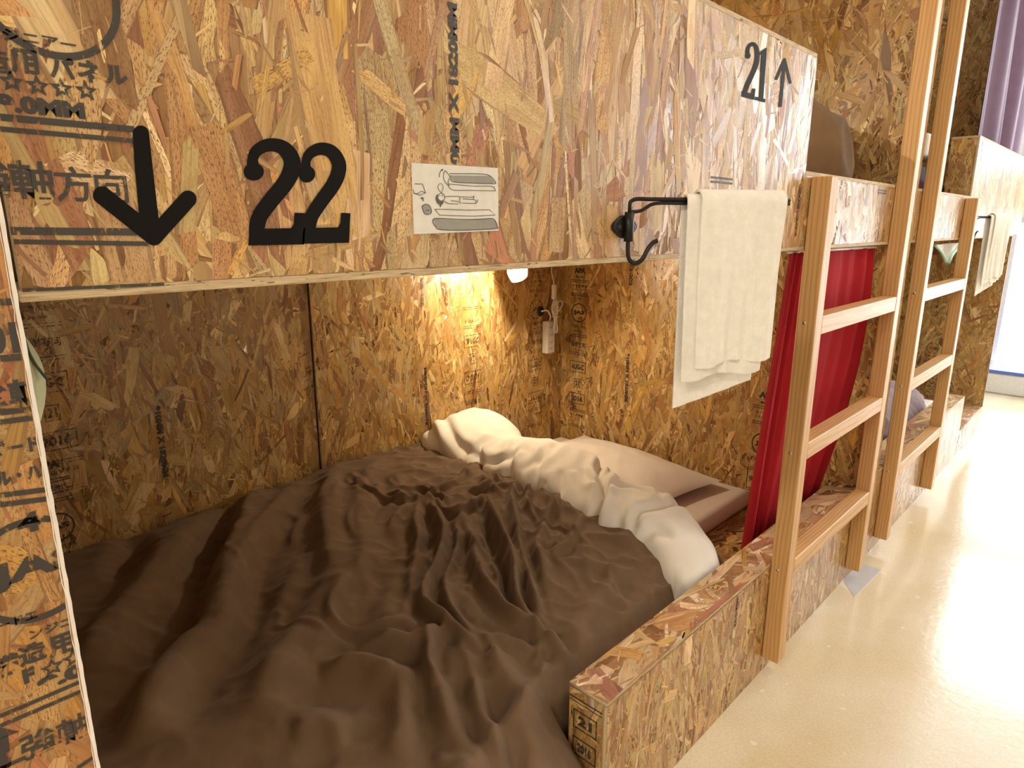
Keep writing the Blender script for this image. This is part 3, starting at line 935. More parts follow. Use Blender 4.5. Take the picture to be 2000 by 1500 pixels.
k.bar(-0.04, 0.303, 0.04, 0.306); k.bar(-0.04, 0.295, 0.04, 0.297)
k.build('ink_stamp', r1['railend'], M['ink'], (-0.05, 0.882, 0), EX, EZ, 0.0009)
for (u, v) in ((1802, 560), (1822, 680), (1825, 740)):
    P = on_y(u, v, U2[1])
    column(ew2, (P[0] if u != 1802 else -0.3, U2[1], P[2]), EX, EZ, M['ink_faint'], part=('mid',), s=0.8)


# ------------------------------------------------------------------ ladders
def bar_part(name, parent, center, dims, axis, mat, bev=0.002):
    """a length of lumber modelled along its own z axis"""
    w, d, l = dims
    me = box_mesh((-w / 2, -d / 2, -l / 2), (w / 2, d / 2, l / 2), bev)
    me.materials.append(mat)
    o = bpy.data.objects.new(name, me); col.objects.link(o)
    o.parent = parent
    o.location = np.array(center) - ORIGIN[parent.name]
    if axis == 'y': o.rotation_euler = (math.pi / 2, 0, 0)
    ORIGIN[o.name] = np.array(center, float)
    return o


def ladder(label, ya, yb, short_first):
    e = empty('bunk_ladder', (0.023, (ya + yb) / 2, 0.05), label, 'ladder', 'pine ladders on the bunk fronts')
    S = 0.045
    for y, short in ((ya, short_first), (yb - S, not short_first)):
        top = 1.311 if short else 2.55
        bar_part('stile', e, (0.0012 + S / 2, y + S / 2, (0.05 + top) / 2), (S, S, top - 0.05), 'z', M['lumber'])
        for z in (0.975, 0.645, 0.32):
            put('screw', lathe_mesh([(0, 0.0012), (0.0035, 0.0010), (0.0045, 0.0)], (0.0012 + S / 2 - 0.004, y, z), (0, -1, 0), 12), M['steel'], e)
    for z in (0.967, 0.645, 0.322):
        bar_part('rung', e, (0.0012 + S / 2, (ya + yb) / 2, z), (S - 0.001, S, yb - ya - 2 * S - 0.0005), 'y', M['lumber'])
    return e


ladder('pine ladder nearest the camera, its left stile short, in front of the red curtain', 1.611, 2.33, True)
ladder('farther pine ladder, its right stile short, beside the far hanging towel', 2.606, 3.331, False)

# ------------------------------------------------------------------ towel hooks
PHI = math.radians(36)


def towel_hook(y, label, phi):
    d = np.array([math.sin(phi), math.cos(phi), 0])
    e = empty('towel_hook', (0.0, y, 1.20), label, 'hook', 'black iron swing hooks')
    z = 1.20
    # oval back plate with two screws
    n = 32; vs = []
    for zz, sc_ in ((0.0, 1.0), (0.004, 1.0), (0.0055, 0.93)):
        for q in range(n):
            a = 2 * math.pi * q / n
            r = 1 + 0.06 * math.cos(4 * a)
            vs.append((0.0013 + zz, y + 0.030 * sc_ * r * math.cos(a), z + 0.0165 * sc_ * r * math.sin(a)))
    fs = [tuple(range(2 * n, 3 * n))] + [(i * n + q, i * n + (q + 1) % n, (i + 1) * n + (q + 1) % n, (i + 1) * n + q) for i in range(2) for q in range(n)]
    put('back_plate', mesh(vs, fs), M['iron'], e)
    for s in (-1, 1):
        put('screw', lathe_mesh([(0.0052, 0.0), (0.005, 0.002), (0.003, 0.0035), (0, 0.004)], (0.0065, y + s * 0.018, z - 0.001), (1, 0, 0), 14), M['iron'], e)
    put('hinge_barrel', tube_mesh([(0.012, y, z - 0.022), (0.012, y, z + 0.022)], 0.0072, 14), M['iron'], e)
    B = np.array([0.012, y, 0])
    A = lambda s, zz: B + d * s + np.array([0, 0, zz])
    put('bar', tube_mesh(np.vstack([[A(0, z + 0.015)], smooth_path([A(0, 1.232), A(0.001, 1.237), A(0.010, 1.241), A(0.03, 1.241)], 5), [A(0.12, 1.241), A(0.265, 1.241)]]), 0.0031, 10), M['iron'], e)
    put('brace', tube_mesh(smooth_path([A(0.0, 1.222), A(0.018, 1.224), A(0.034, 1.233), A(0.048, 1.2352), A(0.07, 1.2354), A(0.265, 1.2354)], 6), 0.0028, 10), M['iron'], e)
    put('lower_hook', tube_mesh(smooth_path([A(0, z - 0.01), A(0, 1.165), A(0.003, 1.151), A(0.013, 1.145), A(0.024, 1.151), A(0.032, 1.166), A(0.040, 1.176), A(0.047, 1.179)], 6), 0.0036, 10), M['iron'], e)
    return d, B


D1, B1 = towel_hook(0.868, 'black iron swing hook holding the near towel', PHI)


def towel(label, d, B, s0, s1, lf, lb, seed, skew=0.045, bsh=-0.02):
    nrm = np.array([d[1], -d[0], 0])          # towards the viewer's side
    if nrm[1] > 0: nrm = -nrm
    e = empty('towel', tuple(B + d * (s0 + s1) / 2 + np.array([0, 0, 0.9])), label, 'towel', 'white terry towels on hooks')
    zt = 1.2372
    rs = np.random.default_rng(seed)
    ph = rs.uniform(0, 6, 8)

    def ply(name, sa, sb, lfront, lback, r, sk, amp, front=True, back=True):
        nu, nt = 90, 150
        us = np.linspace(0, 1, nu)
        total_f, total_b = lfront, lback
        P = np.zeros((nt, nu, 3))
        arc = math.pi * r
        lo = -(total_b if back else 0.0); hi = (total_f if front else 0.0) + arc
        ts = np.linspace(lo, hi, nt)
        for i, tt in enumerate(ts):
            for j, uu in enumerate(us):
                lbk = 0.0
                if tt < 0:          # back side hanging
                    h = -tt * (1 + sk * (0.5 - uu) / max(total_b, 1e-3)) ; n0 = -r; zz = zt - h; dep = h
                elif tt < arc:
                    a = math.pi * (tt / arc); n0 = -r * math.cos(a); zz = zt + r * math.sin(a); dep = 0
                else:
                    h = (tt - arc) * (1 - 0.05 * (uu - 0.5)); n0 = r; zz = zt - h; dep = h
                s = sa + (sb - sa) * uu
                k1 = min(1, dep / 0.12)
                sh_ = lambda q: 1 - 2 * abs(math.sin(q / 2)) ** 0.8
                wv = amp * k1 * (sh_(uu * 21 + ph[0] + dep * 3) * 0.55 + sh_(uu * 34 + ph[1] - dep * 5) * 0.3 + math.sin(uu * 7 + ph[2] + dep * 9) * 0.6)
                sg = 1 if n0 > 0 else -0.4
                edge = 0.006 * dep / 0.3 * (uu - 0.5) * -2
                ez = 0.0
                if tt > arc: ez = 0.004 * math.sin(uu * 9 + ph[3]) * k1
                P[i, j] = B + d * (s + edge - 0.004 * dep) + nrm * (n0 + sg * wv + (0.004 * dep / 0.3 if n0 > 0 else 0)) + np.array([0, 0, zz + ez])
        me = grid_mesh(P)
        o = put(name, me, M['towel'], e)
        so = o.modifiers.new('thick', 'SOLIDIFY'); so.thickness = 0.0042; so.offset = 0
        sb_ = o.modifiers.new('soft', 'SUBSURF'); sb_.levels = 1; sb_.render_levels = 1
        return o
    ply('inner_layer', s0 + bsh, s1 - 0.012, lf + 0.022, lb, 0.0108, skew, 0.0035)
    ply('outer_layer', s0, s1, lf, 0.16, 0.0175, 0.0, 0.0066)
    # folded hem along the lower edge
    return e


towel('white terry towel hanging from the near hook, in front of the lower bunk', D1, B1, 0.108, 0.250, 0.252, 0.312, 3)
D2, B2 = towel_hook(3.45, 'black iron swing hook holding the far towel', math.radians(20))
towel('white terry towel hanging from the far hook, beyond both ladders', D2, B2, 0.13, 0.26, 0.26, 0.32, 8)

# ------------------------------------------------------------------ instruction card
card = empty('instruction_card', tuple(on_x(890, 450, 0.0012)), 'small white card with a line drawing of how to make the bed', 'sign')
C4 = [on_x(u, v, 0.0016) for u, v in ((804, 318), (972.5, 328), (974, 450.5), (809, 457.5))]
me = mesh(C4 + [c - EX * 0.0009 for c in C4], [(3, 2, 1, 0), (4, 5, 6, 7), (0, 1, 5, 4), (1, 2, 6, 5), (2, 3, 7, 6), (3, 0, 4, 7)])
put('paper', me, M['paper'], card)
T8 = lambda x, y: (790 + x * 0.11333, 300 + y * 0.11333)


def drawing(name, ink, mat, off):
    vs = [on_x(x, y, off) for x, y in ink.v]
    me = mesh(vs, ink.f)
    bm = bmesh.new(); bm.from_mesh(me)
    for f in bm.faces:
        f.normal_update()
        if f.normal.x < 0: f.normal_flip()
    bm.to_mesh(me); bm.free()
    return put(name, me, mat, card)


k = Ink()
k.poly([T8(*p) for p in ((775, 375), (1470, 385), (1540, 480), (1520, 520), (870, 490), (800, 440))])
k.poly([T8(*p) for p in ((500, 1135), (540, 1120), (900, 1150), (1500, 1130), (1570, 1170), (1600, 1270), (1570, 1300), (1000, 1315), (620, 1310), (540, 1260))])
k.poly([T8(*p) for p in ((310, 900), (360, 875), (420, 890), (450, 960), (450, 1020), (400, 1045), (345, 1025))])
drawing('grey_fill', k, M['greyfill'], 0.0018)
k = Ink(); W8 = 1.25
def line(pts, w=W8, sm=True):
    q = smooth_path(pts, 4) if sm and len(pts) > 2 else np.array(pts, float)
    k.stroke([T8(*p) for p in q], w)
line([(605, 410), (600, 370), (620, 310), (650, 275)]); k.poly([T8(*p) for p in ((662, 258), (664, 300), (625, 285))])
line([(780, 345), (1000, 345), (1300, 350), (1460, 375), (1540, 450), (1570, 500)], 1.5)
line([(780, 385), (720, 310), (695, 300), (672, 380), (690, 470), (745, 540), (830, 625), (1100, 632), (1570, 642)])
line([(1570, 642), (1510, 565), (1200, 560), (900, 535), (760, 525)]); line([(800, 380), (770, 440), (752, 500), (775, 560)])
line([(790, 440), (860, 490), (1200, 510), (1540, 518), (1570, 500)], 1.5)
line([(635, 675), (590, 620), (578, 570), (600, 525), (635, 520), (665, 560), (660, 620), (635, 675)], 1.0)
line([(590, 740), (600, 700), (640, 680), (680, 705), (695, 745), (690, 790), (660, 800)]); k.disc(*T8(650, 725), 1.2)
k.poly([T8(*p) for p in ((580, 690), (545, 730), (535, 790), (560, 850), (600, 880), (620, 930), (640, 890), (675, 850), (670, 805), (620, 810), (580, 770))])
line([(700, 745), (780, 735), (945, 738), (955, 760), (955, 820)], sm=False); line([(680, 815), (740, 855), (780, 865), (920, 868), (930, 825), (800, 810)], sm=False)
line([(955, 745), (1080, 750), (1180, 752), (1205, 725)], sm=False); line([(1005, 780), (1200, 790), (1190, 770), (1200, 740)], sm=False)
line([(1000, 855), (1225, 860), (1262, 830), (1268, 790)], sm=False); line([(935, 830), (975, 845), (965, 865)], sm=False); line([(1200, 790), (1235, 810), (1230, 855)], sm=False)
line([(525, 958), (800, 962), (1100, 975), (1465, 968), (1565, 1060), (1200, 1078), (900, 1072), (605, 1060), (525, 958)], sm=False)
line([(540, 1115), (700, 1120), (1000, 1135), (1300, 1130), (1510, 1120), (1570, 1170), (1600, 1260), (1560, 1295), (1000, 1320), (620, 1310), (540, 1260), (492, 1180), (500, 1130), (540, 1115)], 1.7)
line([(310, 900), (360, 872), (425, 890), (462, 965), (455, 1030), (400, 1050), (345, 1030), (310, 940), (305, 900)], 1.5); line([(365, 990), (400, 970), (430, 990)])
line([(180, 520), (310, 525), (365, 680), (260, 715), (165, 685), (150, 620)], 1.5, False); line([(165, 685), (230, 690), (290, 650), (365, 680)], 1.2)
k.poly([T8(*p) for p in ((300, 745), (270, 785), (305, 780), (320, 825), (335, 815), (322, 778), (345, 772))])
drawing('line_art', k, M['pencil'], 0.0020)

# ------------------------------------------------------------------ bedding of the near lower bunk
mt = empty('mattress', (-0.83, 1.28, DECK), 'flat mattress under a white sheet in the near lower bunk', 'mattress')
me = box_mesh((-1.314, 0.14, DECK + 0.001), (-0.36, 2.318, 0.225), 0.028, 4)
for p_ in me.polygons: p_.use_smooth = True
put('sheeted_mattress', me, M['pillow'], mt)


def vnoise(X, Y, seed):
    rg = np.random.default_rng(seed); tab = rg.random((64, 64))
    xi = np.floor(X).astype(int); yi = np.floor(Y).astype(int); fx = X - xi; fy = Y - yi
    fx = fx * fx * (3 - 2 * fx); fy = fy * fy * (3 - 2 * fy)
    g = lambda a, b: tab[a % 64, b % 64]
    return (g(xi, yi) * (1 - fx) + g(xi + 1, yi) * fx) * (1 - fy) + (g(xi, yi + 1) * (1 - fx) + g(xi + 1, yi + 1) * fx) * fy


def fbm(X, Y, seed, o=3):
    a, s = 0.5, 0.0
    for i in range(o):
        s = s + a * (vnoise(X * 2 ** i, Y * 2 ** i, seed + i) - 0.5) * 2; a *= 0.5
    return s


def ridged(X, Y, seed):
    v = 2 * vnoise(X, Y, seed) - 1
    return 1.05 - np.sqrt(v * v + 0.0025)


def seg_dist(X, Y, pts):
    """distance to a polyline, and how far along it the nearest point lies"""
    best = np.full(X.shape, 9.0); al = np.zeros(X.shape); sd = np.zeros(X.shape)
    n = len(pts) - 1
    for i in range(n):
        a, b = pts[i], pts[i + 1]; d = b - a; l2 = d @ d + 1e-12
        t = np.clip(((X - a[0]) * d[0] + (Y - a[1]) * d[1]) / l2, 0, 1)
        dx = X - a[0] - t * d[0]; dy = Y - a[1] - t * d[1]
        r = np.hypot(dx, dy)
        m = r < best
        best = np.where(m, r, best); al = np.where(m, (i + t) / n, al)
        sd = np.where(m, np.sign(d[0] * dy - d[1] * dx), sd)
    return best, al, sd


K = lambda x, y: (100 + 0.55 * x, 850 + 0.55 * y)       # from the close crop to photo pixels
FOLDS = [  # (points in the crop, half width m, height m)
    ([(1010, 100), (985, 330), (1000, 500), (830, 800), (720, 1010)], 0.045, 0.026),
    ([(735, 190), (665, 380), (590, 510), (565, 690), (390, 900), (300, 1100)], 0.042, 0.034),
    ([(640, 215), (560, 400), (530, 560), (500, 700)], 0.030, -0.022),
    ([(500, 290), (360, 500), (190, 720), (120, 860)], 0.050, 0.026),
    ([(300, 340), (270, 420), (240, 500)], 0.030, -0.018),
    ([(870, 170), (760, 330), (640, 560), (600, 760)], 0.030, 0.018),
    ([(1140, 110), (1090, 300), (1120, 440), (1010, 620), (960, 830)], 0.034, 0.018),
    ([(1060, 160), (1130, 225), (1230, 255), (1330, 240)], 0.016, 0.012),
    ([(1330, 240), (1420, 205), (1500, 130)], 0.014, 0.012),
    ([(1330, 240), (1420, 300), (1500, 270), (1560, 230)], 0.016, 0.016),
    ([(1330, 240), (1380, 330), (1385, 420), (1340, 520), (1325, 600), (1400, 670), (1540, 712)], 0.018, 0.026),
    ([(1300, 260), (1300, 380), (1290, 500), (1270, 640)], 0.020, 0.018),
    ([(1345, 360), (1300, 440), (1290, 560)], 0.014, -0.016),
    ([(1430, 320), (1440, 420), (1390, 520), (1420, 620), (1520, 690)], 0.014, 0.016),
    ([(1470, 300), (1500, 420), (1530, 520), (1640, 610), (1720, 640), (1890, 722)], 0.022, 0.024),
    ([(1545, 250), (1580, 340), (1640, 470), (1650, 560), (1720, 612)], 0.017, 0.030),
    ([(1520, 280), (1560, 400), (1610, 500), (1630, 580)], 0.013, -0.020),
    ([(1640, 180), (1640, 280), (1660, 420), (1710, 540), (1735, 612)], 0.014, 0.020),
    ([(1800, 230), (1750, 330), (1720, 420), (1760, 520)], 0.020, 0.016),
    ([(1700, 170), (1690, 260), (1730, 330)], 0.013, 0.014),
    ([(1590, 150), (1540, 210), (1480, 230)], 0.012, 0.014),
    ([(1890, 300), (1830, 400), (1740, 440)], 0.016, 0.012),
    ([(1310, 700), (1270, 740), (1200, 745), (1060, 780)], 0.020, 0.018),
    ([(1400, 670), (1330, 720), (1340, 800), (1370, 860)], 0.018, 0.022),
    ([(960, 850), (1100, 830), (1230, 850), (1330, 830)], 0.026, 0.022),
    ([(1370, 800), (1400, 900), (1460, 1010), (1560, 1180)], 0.024, 0.020),
    ([(1540, 712), (1600, 760), (1690, 850), (1650, 930)], 0.024, 0.018),
    ([(1760, 742), (1700, 835), (1600, 925), (1540, 1000), (1530, 1100)], 0.026, 0.018),
    ([(1500, 760), (1520, 880), (1590, 1000), (1620, 1100)], 0.020, 0.018),
    ([(1230, 860), (1240, 960), (1190, 1050)], 0.028, 0.018),
    ([(840, 1040), (950, 1010), (1040, 1020)], 0.026, 0.018),
    ([(1350, 1000), (1450, 1080), (1480, 1160)], 0.022, 0.016),
    ([(1700, 900), (1720, 1000), (1690, 1120)], 0.028, 0.018),
    ([(460, 860), (360, 960), (330, 1100)], 0.035, 0.018),
    ([(900, 420), (800, 620), (700, 760)], 0.030, 0.012),
    ([(1040, 560), (1000, 680), (1100, 700), (1280, 650)], 0.016, 0.012),
    ([(1850, 650), (1930, 560), (1990, 470)], 0.030, 0.014),
]


def duvet_height(X, Y):
    base = 0.372 + 0.018 * fbm(X * 2.2, Y * 2.2, 11, 2)
    # falls into the gap behind the base rail, and over the entry step before it
    fr = np.clip((X + 0.42) / 0.34, 0, 1)
    base = base - 0.085 * fr * fr * (3 - 2 * fr)
    base = base - 0.10 * np.clip((X + 0.10) / 0.10, 0, 1) ** 2
    base = base + 0.022 * np.exp(-((Y - 1.05) / 0.35) ** 2) * np.exp(-((X + 1.1) / 0.4) ** 2)
    wx = 0.02 * fbm(X * 9, Y * 9, 21, 2); wy = 0.02 * fbm(X * 9, Y * 9, 25, 2)
    h = base.copy()
    for pts, w, a in FOLDS:
        q = np.array([on_z(*K(*p), 0.375)[:2] for p in pts])
        q = smooth_path(q, 5)
        d, al, sd = seg_dist(X + wx * 0.6, Y + wy * 0.6, q)
        env = np.clip(np.minimum(al / 0.18, (1 - al) / 0.18), 0, 1) ** 0.7
        a = a * 1.3
        if w < 0.024: w = w * 0.72; a = a * 1.1
        w2 = w * (1 + 0.25 * sd)
        h = h + a * env * np.exp(-(d / w2) ** 2)
        h = h - 0.35 * a * env * np.exp(-((d - 1.9 * w) / w) ** 2)
    # many small pulled folds that run from the turned-over edge towards the entry
    rg = np.random.default_rng(404)
    for i in range(46):
        c0 = np.array([rg.uniform(-1.2, -0.16), rg.uniform(0.45, 1.42)])
        an = rg.normal(-0.85, 0.5); ln = rg.uniform(0.09, 0.26); dr = np.array([math.cos(an), math.sin(an)]); pr = np.array([-dr[1], dr[0]])
        q = smooth_path(np.array([c0 + dr * ln * t_ + pr * rg.normal(0, 0.018) for t_ in (-0.5, -0.17, 0.17, 0.5)]), 3)
        bz = 0.45 + 0.55 * min(1, max(0, (c0[1] - 0.6) / 0.5))
        w = rg.uniform(0.008, 0.015); a = rg.uniform(0.007, 0.014) * bz
        d, al, sd = seg_dist(X, Y, q)
        env = np.clip(np.minimum(al / 0.3, (1 - al) / 0.3), 0, 1)
        h = h + a * env * np.exp(-(d / (w * (1 + 0.4 * sd))) ** 2) - 0.4 * a * env * np.exp(-((d - 2 * w) / w) ** 2)
    # finer creases: long ones towards the foot, busy ones towards the turned-over edge
    c, s = math.cos(0.75), math.sin(0.75)
    A = (X + wx) * c + (Y + wy) * s; B_ = -(X + wx) * s + (Y + wy) * c
    busy = np.clip((Y - 0.7) / 0.6, 0, 1)
    h = h + 0.006 * (ridged(A * 4, B_ * 13, 31) ** 2) * (1 - 0.5 * busy)
    h = h + 0.013 * busy * (ridged(A * 9 + 3, B_ * 15, 37) ** 2.5)
    h = h + 0.0065 * (0.35 + busy) * (ridged((X + wx) * 22, (Y + wy) * 16, 41) ** 3)
    h = h + 0.0022 * fbm(X * 38, Y * 38, 51, 2)
    return h


dv = empty('duvet', (-0.7, 0.95, 0.23), 'rumpled brown duvet with its white lining turned over, in the near lower bunk', 'duvet')
nx, ny = 300, 400
xs = np.linspace(-1.314, -0.012, nx); ys = np.linspace(0.13, 1.72, ny)
X, Y = np.meshgrid(xs, ys, indexing='ij')
H = duvet_height(X, Y)
over = np.clip((H - 0.415) / 0.02, 0, 1)
H = H - over * (H - 0.415) * 0.45                     # no fold stands up stiffly
for _ in range(1):
    H[1:-1] = 0.25 * H[:-2] + 0.5 * H[1:-1] + 0.25 * H[2:]
    H[:, 1:-1] = 0.25 * H[:, :-2] + 0.5 * H[:, 1:-1] + 0.25 * H[:, 2:]
# behind the base rail the duvet stays inside it
inrail = (Y > 0.86)
Xw = np.where(inrail & (X > -0.12), -0.12 + (X + 0.12) * 0.22, X)
tuck = np.clip((Y - 0.80) / 0.08, 0, 1) * np.clip((X + 0.16) / 0.1, 0, 1)
H = H - 0.10 * tuck
H = H - 0.12 * np.clip((Y - 1.58) / 0.14, 0, 1) ** 2
H = np.minimum(H, np.where(Y > 0.86, np.where(X > -0.14, 0.318, 9), 9))
H = np.maximum(H, 0.165)
top = np.stack([Xw, Y, H], -1)
me = grid_mesh(top)
o = put('brown_cover', me, M['brown'], dv)
# rim that gives the quilt its thickness down to the mattress
rim = np.concatenate([top[:, 0], top[-1, :], top[::-1, -1], top[0, ::-1]])
low = rim.copy(); low[:, 2] = 0.232
low[(low[:, 0] > -0.36), 2] = 0.158
put('brown_side', grid_mesh(np.stack([rim, low], 0)), M['brown'], dv)

# the turned-over white edge: a soft roll from the back wall to the rail
ST = [  # x, y near, y far, z bed, height of the crown
    (-1.322, 1.50, 1.80, 0.36, 0.085), (-1.26, 1.47, 1.83, 0.365, 0.115), (-1.17, 1.455, 1.83, 0.37, 0.120), (-1.08, 1.45, 1.78, 0.37, 0.100),
    (-1.00, 1.45, 1.745, 0.37, 0.072), (-0.92, 1.45, 1.77, 0.37, 0.080), (-0.80, 1.455, 1.78, 0.365, 0.092), (-0.68, 1.445, 1.745, 0.36, 0.090),
    (-0.56, 1.42, 1.69, 0.35, 0.082), (-0.46, 1.425, 1.68, 0.34, 0.088), (-0.36, 1.43, 1.69, 0.325, 0.095), (-0.26, 1.44, 1.66, 0.30, 0.095),
    (-0.18, 1.40, 1.62, 0.285, 0.080), (-0.130, 1.38, 1.59, 0.270, 0.072), (-0.108, 1.40, 1.56, 0.265, 0.050), (-0.102, 1.44, 1.52, 0.262, 0.020)]
ST = smooth_path(np.array(ST), 20)
ns, nth = len(ST), 170
R_ = np.zeros((ns, nth, 3))
for i, (x, yn, yf, zb, hh) in enumerate(ST):
    for j in range(nth):
        th = 2 * math.pi * j / nth                     # 0 = near side, pi/2 = crown, pi = far side
        c, s = math.cos(th), math.sin(th)
        yy = (yn + yf) / 2 - (yf - yn) / 2 * math.copysign(abs(c) ** 0.9, c)
        zz = zb + (hh if s > 0 else 0.035) * math.copysign(abs(s) ** 0.75, s)
        R_[i, j] = (x, yy, zz)
SX, TH = np.meshgrid(ST[:, 0], np.linspace(0, 1, nth, endpoint=False), indexing='ij')
yy = R_[..., 1]
wob = 0.35 * fbm(SX * 5, yy * 5, 61, 2)
cre = ridged(SX * 5 + yy * 5 + wob, yy * 3.0 - SX * 3, 63) ** 2 * 0.009 + ridged(SX * 4 - yy * 8 + wob, yy * 3, 67) ** 3 * 0.009 \
    + ridged(SX * 15 + yy * 6 + wob * 2, yy * 8, 71) ** 4 * 0.0035 + 0.0022 * fbm(SX * 20, yy * 20, 73, 2)
K3 = lambda x, y: (800 + 0.35 * x, 780 + 0.35 * y)      # a second close crop
CREASES = [([(110, 150), (150, 230), (270, 320), (420, 390)], 0.012, 0.014), ([(190, 160), (240, 250), (330, 300)], 0.014, 0.012), ([(480, 250), (390, 300), (400, 350)], 0.012, 0.020),
           ([(300, 270), (420, 330), (540, 350), (620, 330)], 0.014, 0.012), ([(620, 280), (570, 340), (560, 400)], 0.012, 0.012), ([(755, 330), (730, 390), (700, 450)], 0.010, 0.012),
           ([(640, 400), (760, 370), (840, 300)], 0.016, 0.010), ([(1085, 330), (1055, 430), (1080, 520), (1040, 600), (1010, 650)], 0.012, 0.026), ([(1120, 370), (1095, 460), (1085, 540)], 0.010, 0.018),
           ([(960, 430), (1010, 480), (1060, 500)], 0.012, 0.014), ([(850, 430), (830, 490), (740, 480)], 0.014, 0.012), ([(1280, 420), (1290, 470)], 0.010, 0.016),
           ([(1085, 530), (1230, 570), (1380, 610)], 0.010, 0.010), ([(1560, 590), (1420, 640), (1290, 670), (1230, 710)], 0.014, 0.012), ([(1380, 560), (1400, 630)], 0.010, 0.008),
           ([(1480, 760), (1390, 720), (1290, 720)], 0.014, 0.012), ([(1500, 890), (1600, 900), (1700, 880), (1800, 890)], 0.012, 0.020), ([(1540, 930), (1640, 960)], 0.010, 0.012),
           ([(1780, 640), (1760, 760), (1820, 850)], 0.016, 0.010), ([(930, 250), (1000, 320), (1040, 330)], 0.012, 0.012), ([(1200, 620), (1160, 690), (1100, 680)], 0.012, 0.012)]
for pts, w, am in CREASES:
    qq = smooth_path(np.array([on_z(*K3(*p), 0.425 if p[0] < 1200 else 0.39)[:2] for p in pts]), 5)
    d, al, sd = seg_dist(SX, yy, qq)
    env = np.clip(np.minimum(al / 0.15, (1 - al) / 0.15), 0, 1) ** 0.6
    cre = cre - 1.05 * am * env * np.exp(-(d / w) ** 2) + 0.7 * am * env * np.exp(-((d - 2.0 * w) / (1.4 * w)) ** 2)
for _ in range(2):
    cre[1:-1] = 0.25 * cre[:-2] + 0.5 * cre[1:-1] + 0.25 * cre[2:]
    cre = 0.25 * np.roll(cre, 1, 1) + 0.5 * cre + 0.25 * np.roll(cre, -1, 1)
nrm_z = np.clip(np.sin(TH * 2 * math.pi), -0.2, 1)
R_[..., 2] += cre * nrm_z
R_[..., 1] += (-np.cos(TH * 2 * math.pi)) * (cre * 0.9 - 0.004)
R_[..., 0] = np.where(R_[..., 0] < -1.312, -1.312, R_[..., 0])
R_[..., 1] += 0.004 * np.sin(SX * 37 + 2 * np.sin(SX * 13)) * np.clip(np.cos(TH * 2 * math.pi), 0, 1)
idx = np.arange(ns * nth).reshape(ns, nth)
j2 = np.roll(idx, -1, axis=1)
q = np.stack([idx[:-1], j2[:-1], j2[1:], idx[1:]], -1).reshape(-1, 4)
me = fast_mesh(R_.reshape(-1, 3), q)
put('white_lining_fold', me, M['white'], dv, 'white lining turned over in a soft roll')

# pillow
def pillow_mesh(c, ax, ay, hx, hy, th, seed, n=72, sag=0.0):
    u = np.linspace(-1, 1, n); A, B_ = np.meshgrid(u, u, indexing='ij')
    prof = np.clip((1 - np.abs(A) ** 2.2), 0, 1) ** 0.75 * np.clip((1 - np.abs(B_) ** 2.2), 0, 1) ** 0.75
    pin = 1 - 0.05 * (1 - np.abs(A) ** 2)[...] * (np.abs(B_) ** 3)
    pin2 = 1 - 0.05 * (1 - np.abs(B_) ** 2) * (np.abs(A) ** 3)
    wr = 0.006 * fbm(A * 3 + 5, B_ * 3 + 2, seed, 3) + 0.006 * ridged(A * 3.5 + B_ * 2, B_ * 2 - A, seed + 4) ** 2 * (0.3 + np.maximum(abs(A), abs(B_)))
    c = np.array(c, float); ax = np.array(ax, float); ay = np.array(ay, float)
    out = []
    for sgn in (1, -1):
        z = sgn * th * prof * (1.0 if sgn > 0 else 0.45) + (wr * prof if sgn > 0 else 0)
        out.append(c + (A * hx * pin2)[..., None] * ax + (B_ * hy * pin)[..., None] * ay + z[..., None] * EZ)
    return join_meshes([grid_mesh(out[0]), grid_mesh(out[1], flip=True)])


def rot2(a): return np.array([math.cos(a), math.sin(a), 0]), np.array([-math.sin(a), math.cos(a), 0])


ax, ay = rot2(math.radians(-6))
tag(put('pillow', pillow_mesh((-0.83, 2.03, 0.260), ax, ay, 0.36, 0.245, 0.070, 81), M['pillow']),
    'flat off-white pillow against the end panel of the near lower bunk', 'pillow')

